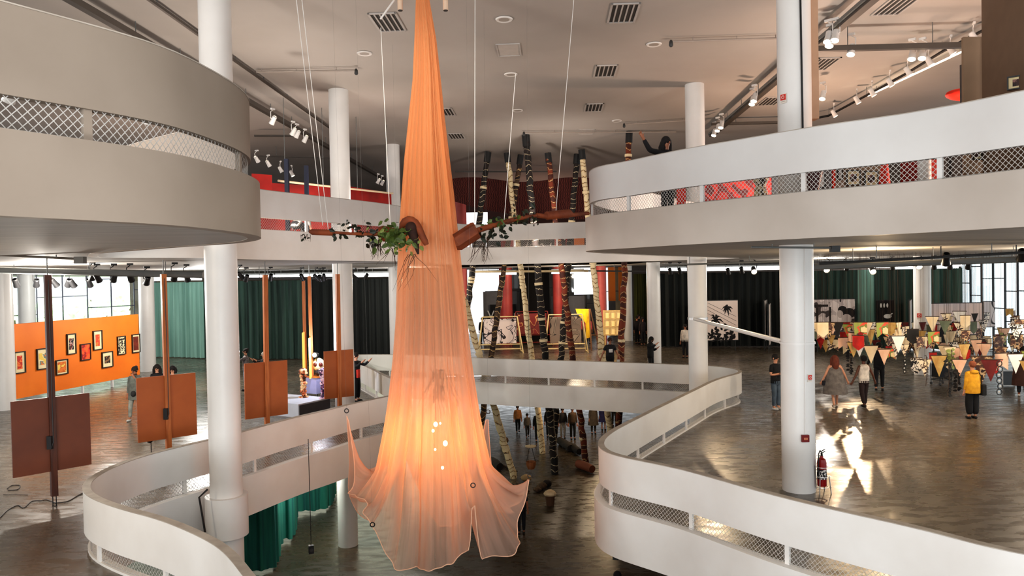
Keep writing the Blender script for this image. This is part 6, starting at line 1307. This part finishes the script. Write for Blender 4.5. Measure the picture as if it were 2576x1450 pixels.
dkart = lambda i: art('dark wall art %d' % i, [rgb(34, 22, 20), rgb(214, 200, 190), rgb(46, 28, 26), rgb(60, 36, 30), rgb(40, 26, 24)], 1.1, 80 + i, kind='line')
for i, (x0, x1, m, lab) in enumerate([(1190, 1224, dkart(1), 'dark brown painted board in the far upper slot, leftmost'), (1228, 1260, dkart(2), 'dark painted board second in the far upper slot'), (1262, 1284, RED, 'dark red board in the far upper slot'), (1285, 1299, PINKC, 'pink board in the far upper slot'), (1301, 1335, dkart(3), 'black board with a white line drawing in the far upper slot'), (1336, 1396, dkart(4), 'wide black board with a white flower drawing in the far upper slot'), (1397, 1406, PINKC, 'narrow pink board right of the wide black one'), (1407, 1424, dkart(5), 'small black board with white marks in the far upper slot'), (1425, 1436, RED, 'narrow red board in the far upper slot'), (1446, 1472, ORANGE, 'orange board at the right end of the far upper slot')]):
    upart(x0, x1, 42.0, m, lab, 1.5, name='art_board', cat='art board')
# right upper gallery, seen through the netted slot
BEI = mat('beige gallery wall', rgb(150, 124, 100), .8); GRW = mat('grey gallery wall', rgb(122, 120, 120), .8); BRW = mat('brown gallery wall', rgb(122, 98, 78), .8)
upart(1560, 1706, 24, mat('dark brown floor box', rgb(92, 74, 62), .8), 'brown gallery wall behind the pointing person', 1.9); upart(1706, 1728, 22, REDB, 'bright red panel beside the corner column on the upper right', 1.6)
upart(1728, 1772, 26.5, mat('pale grey block', rgb(170, 164, 160), .8), 'pale grey block behind the corner column on the upper right', 1.0, name='display_block'); upart(1773, 1945, 21, art('red weave', [rgb(190, 34, 24), rgb(120, 16, 14), rgb(206, 44, 30), rgb(100, 12, 12)], 1.4, 91), 'red patterned gallery wall behind the vase sculpture', 1.9)
upart(1945, 1965, 19, mat('blue grey panel', rgb(120, 128, 134), .7), 'blue grey panel left of the right column on the upper level', 1.9); upart(1960, 2046, 21.5, BRW, 'brown gallery wall behind the right column on the upper level', 1.9)
q = xyd(1917, 15.5); vz = empty('vase_sculpture', (q.x, q.y, zf), 0, 'cream and brown vase like sculpture behind the netting of the upper right parapet', 'sculpture'); VM = art('cream brown glaze', [rgb(240, 220, 176), rgb(120, 84, 60), rgb(246, 232, 200), rgb(60, 44, 36)], 6, 92)
MB().lathe([(.12, 0), (.14, .5), (.10, .62), (.17, .8), (.2, 1.0), (.12, 1.18), (.16, 1.3)], 18).build('body', VM, vz, True); MB().tube([(.12, 0, 1.15), (.26, 0, 1.1), (.24, 0, .85)], .04, 8).build('handle', VM, vz, True)
upart(2046, 2128, 17, GRW, 'grey gallery wall with a red stripe on the upper right', 2.0); upart(2128, 2226, 16.4, BEI, 'beige gallery wall with two framed pictures on the upper right', 2.0); upart(2226, 2432, 17.2, mat('black gallery cloth', rgb(20, 19, 20), .9), 'black gallery wall behind the red and white objects on the upper right', 2.0)
upart(2426, 2477, 13.4, BEI, 'beige wall end with one framed picture on the upper right', 3.0); upart(2097, 2103, 16.9, REDB, 'thin red stripe on the grey gallery wall', 2.0, name='red_stripe', cat='stripe')
upart(2479, 2640, 13.2, BRW, 'tall grey brown partition rising above the parapet at the right edge', 3.75, 11.2); upart(2422, 2484, 15.6, mat('dark grey panel', rgb(96, 90, 88), .8), 'dark sloping panel left of the tall grey brown partition', 3.1, 14.9)
mb = MB(); q = ony(2425, 238, 16.8); mb.ell((0, 0, 0), (.42, .2, .14), 16, 8); mb.tube([(0, 0, 0), (0, 0, zf - q.z)], .04, 6); o = mb.build('red_canopy', REDB, smooth=True); o.location = q; tag(o, 'red rounded shape peeping over the upper right parapet', 'canopy')
PA = art('small dark photo', [rgb(40, 26, 24), rgb(70, 44, 40), rgb(150, 110, 100)], 9, 93)
def upic(px, py, d, wd, ht, am, label, mount=CREAM, yaw=0., inner=(.5, .5)):
    q = ony(px, py, d); framed(Matrix.Translation((q.x, d, 0)) @ Matrix.Rotation(yaw, 4, 'Z'), 0, q.z, wd, ht, am, label, mount, inner, 'framed pictures on the upper right gallery', .02, 'framed_picture', 'framed picture')
upic(2145, 448, 16.2, .30, .33, PA, 'cream mounted square picture, left of two on the beige gallery wall'); upic(2190, 450, 16.2, .30, .33, PA, 'cream mounted square picture, right of two on the beige gallery wall'); upic(2057, 450, 16.6, .3, .42, PA, 'white framed picture behind the dark red vase on the upper right', WHITE, 0, (.2, .3)); upic(2455, 388, 13.2, .17, .22, PA, 'small cream framed picture on the beige wall end'); upic(2562, 208, 12.0, .3, .22, PA, 'framed picture low on the tall grey brown partition', CREAM, radians(-40)); upic(2112, 437, 16.6, .12, .3, mat('pale loop print', rgb(200, 200, 200), .6), 'narrow pale picture on the grey gallery wall', WHITE)
q = xyd(2050, 14.2); dv = MB().lathe([(.08, 0), (.1, .4), (.19, .8), (.17, 1.02), (.07, 1.12), (.12, 1.2)], 16).build('dark_vase', mat('dark red glaze vase', rgb(80, 24, 26), .4), smooth=True); dv.location = (q.x, q.y, zf); tag(dv, 'dark red vase in front of the white framed picture on the upper right', 'vase')
q = xyd(2228, 14.6); cn = MB().lathe([(.16, 0), (.02, 1.35), (.0, 1.36)], 16).build('red_cone', REDB, smooth=True); cn.location = (q.x, q.y, zf); tag(cn, 'tall thin red cone against the black gallery wall', 'cone')
q = xyd(2320, 14.0); wb = empty('display_block', (q.x, q.y, zf), .2, 'white rounded block with a red side on the upper right gallery', 'display block'); MB().lathe([(.17, 0), (.17, 1.32), (.1, 1.46)], 20).build('block', WHITE, wb, True); MB().box((-.25, .02, .7), (.2, .2, 1.4)).build('red_side', RED, wb); MB().box((.28, .05, .45), (.24, .2, .9)).build('red_step', REDB, wb)
for m_ in bpy.data.materials: m_.cycles.emission_sampling = 'NONE'
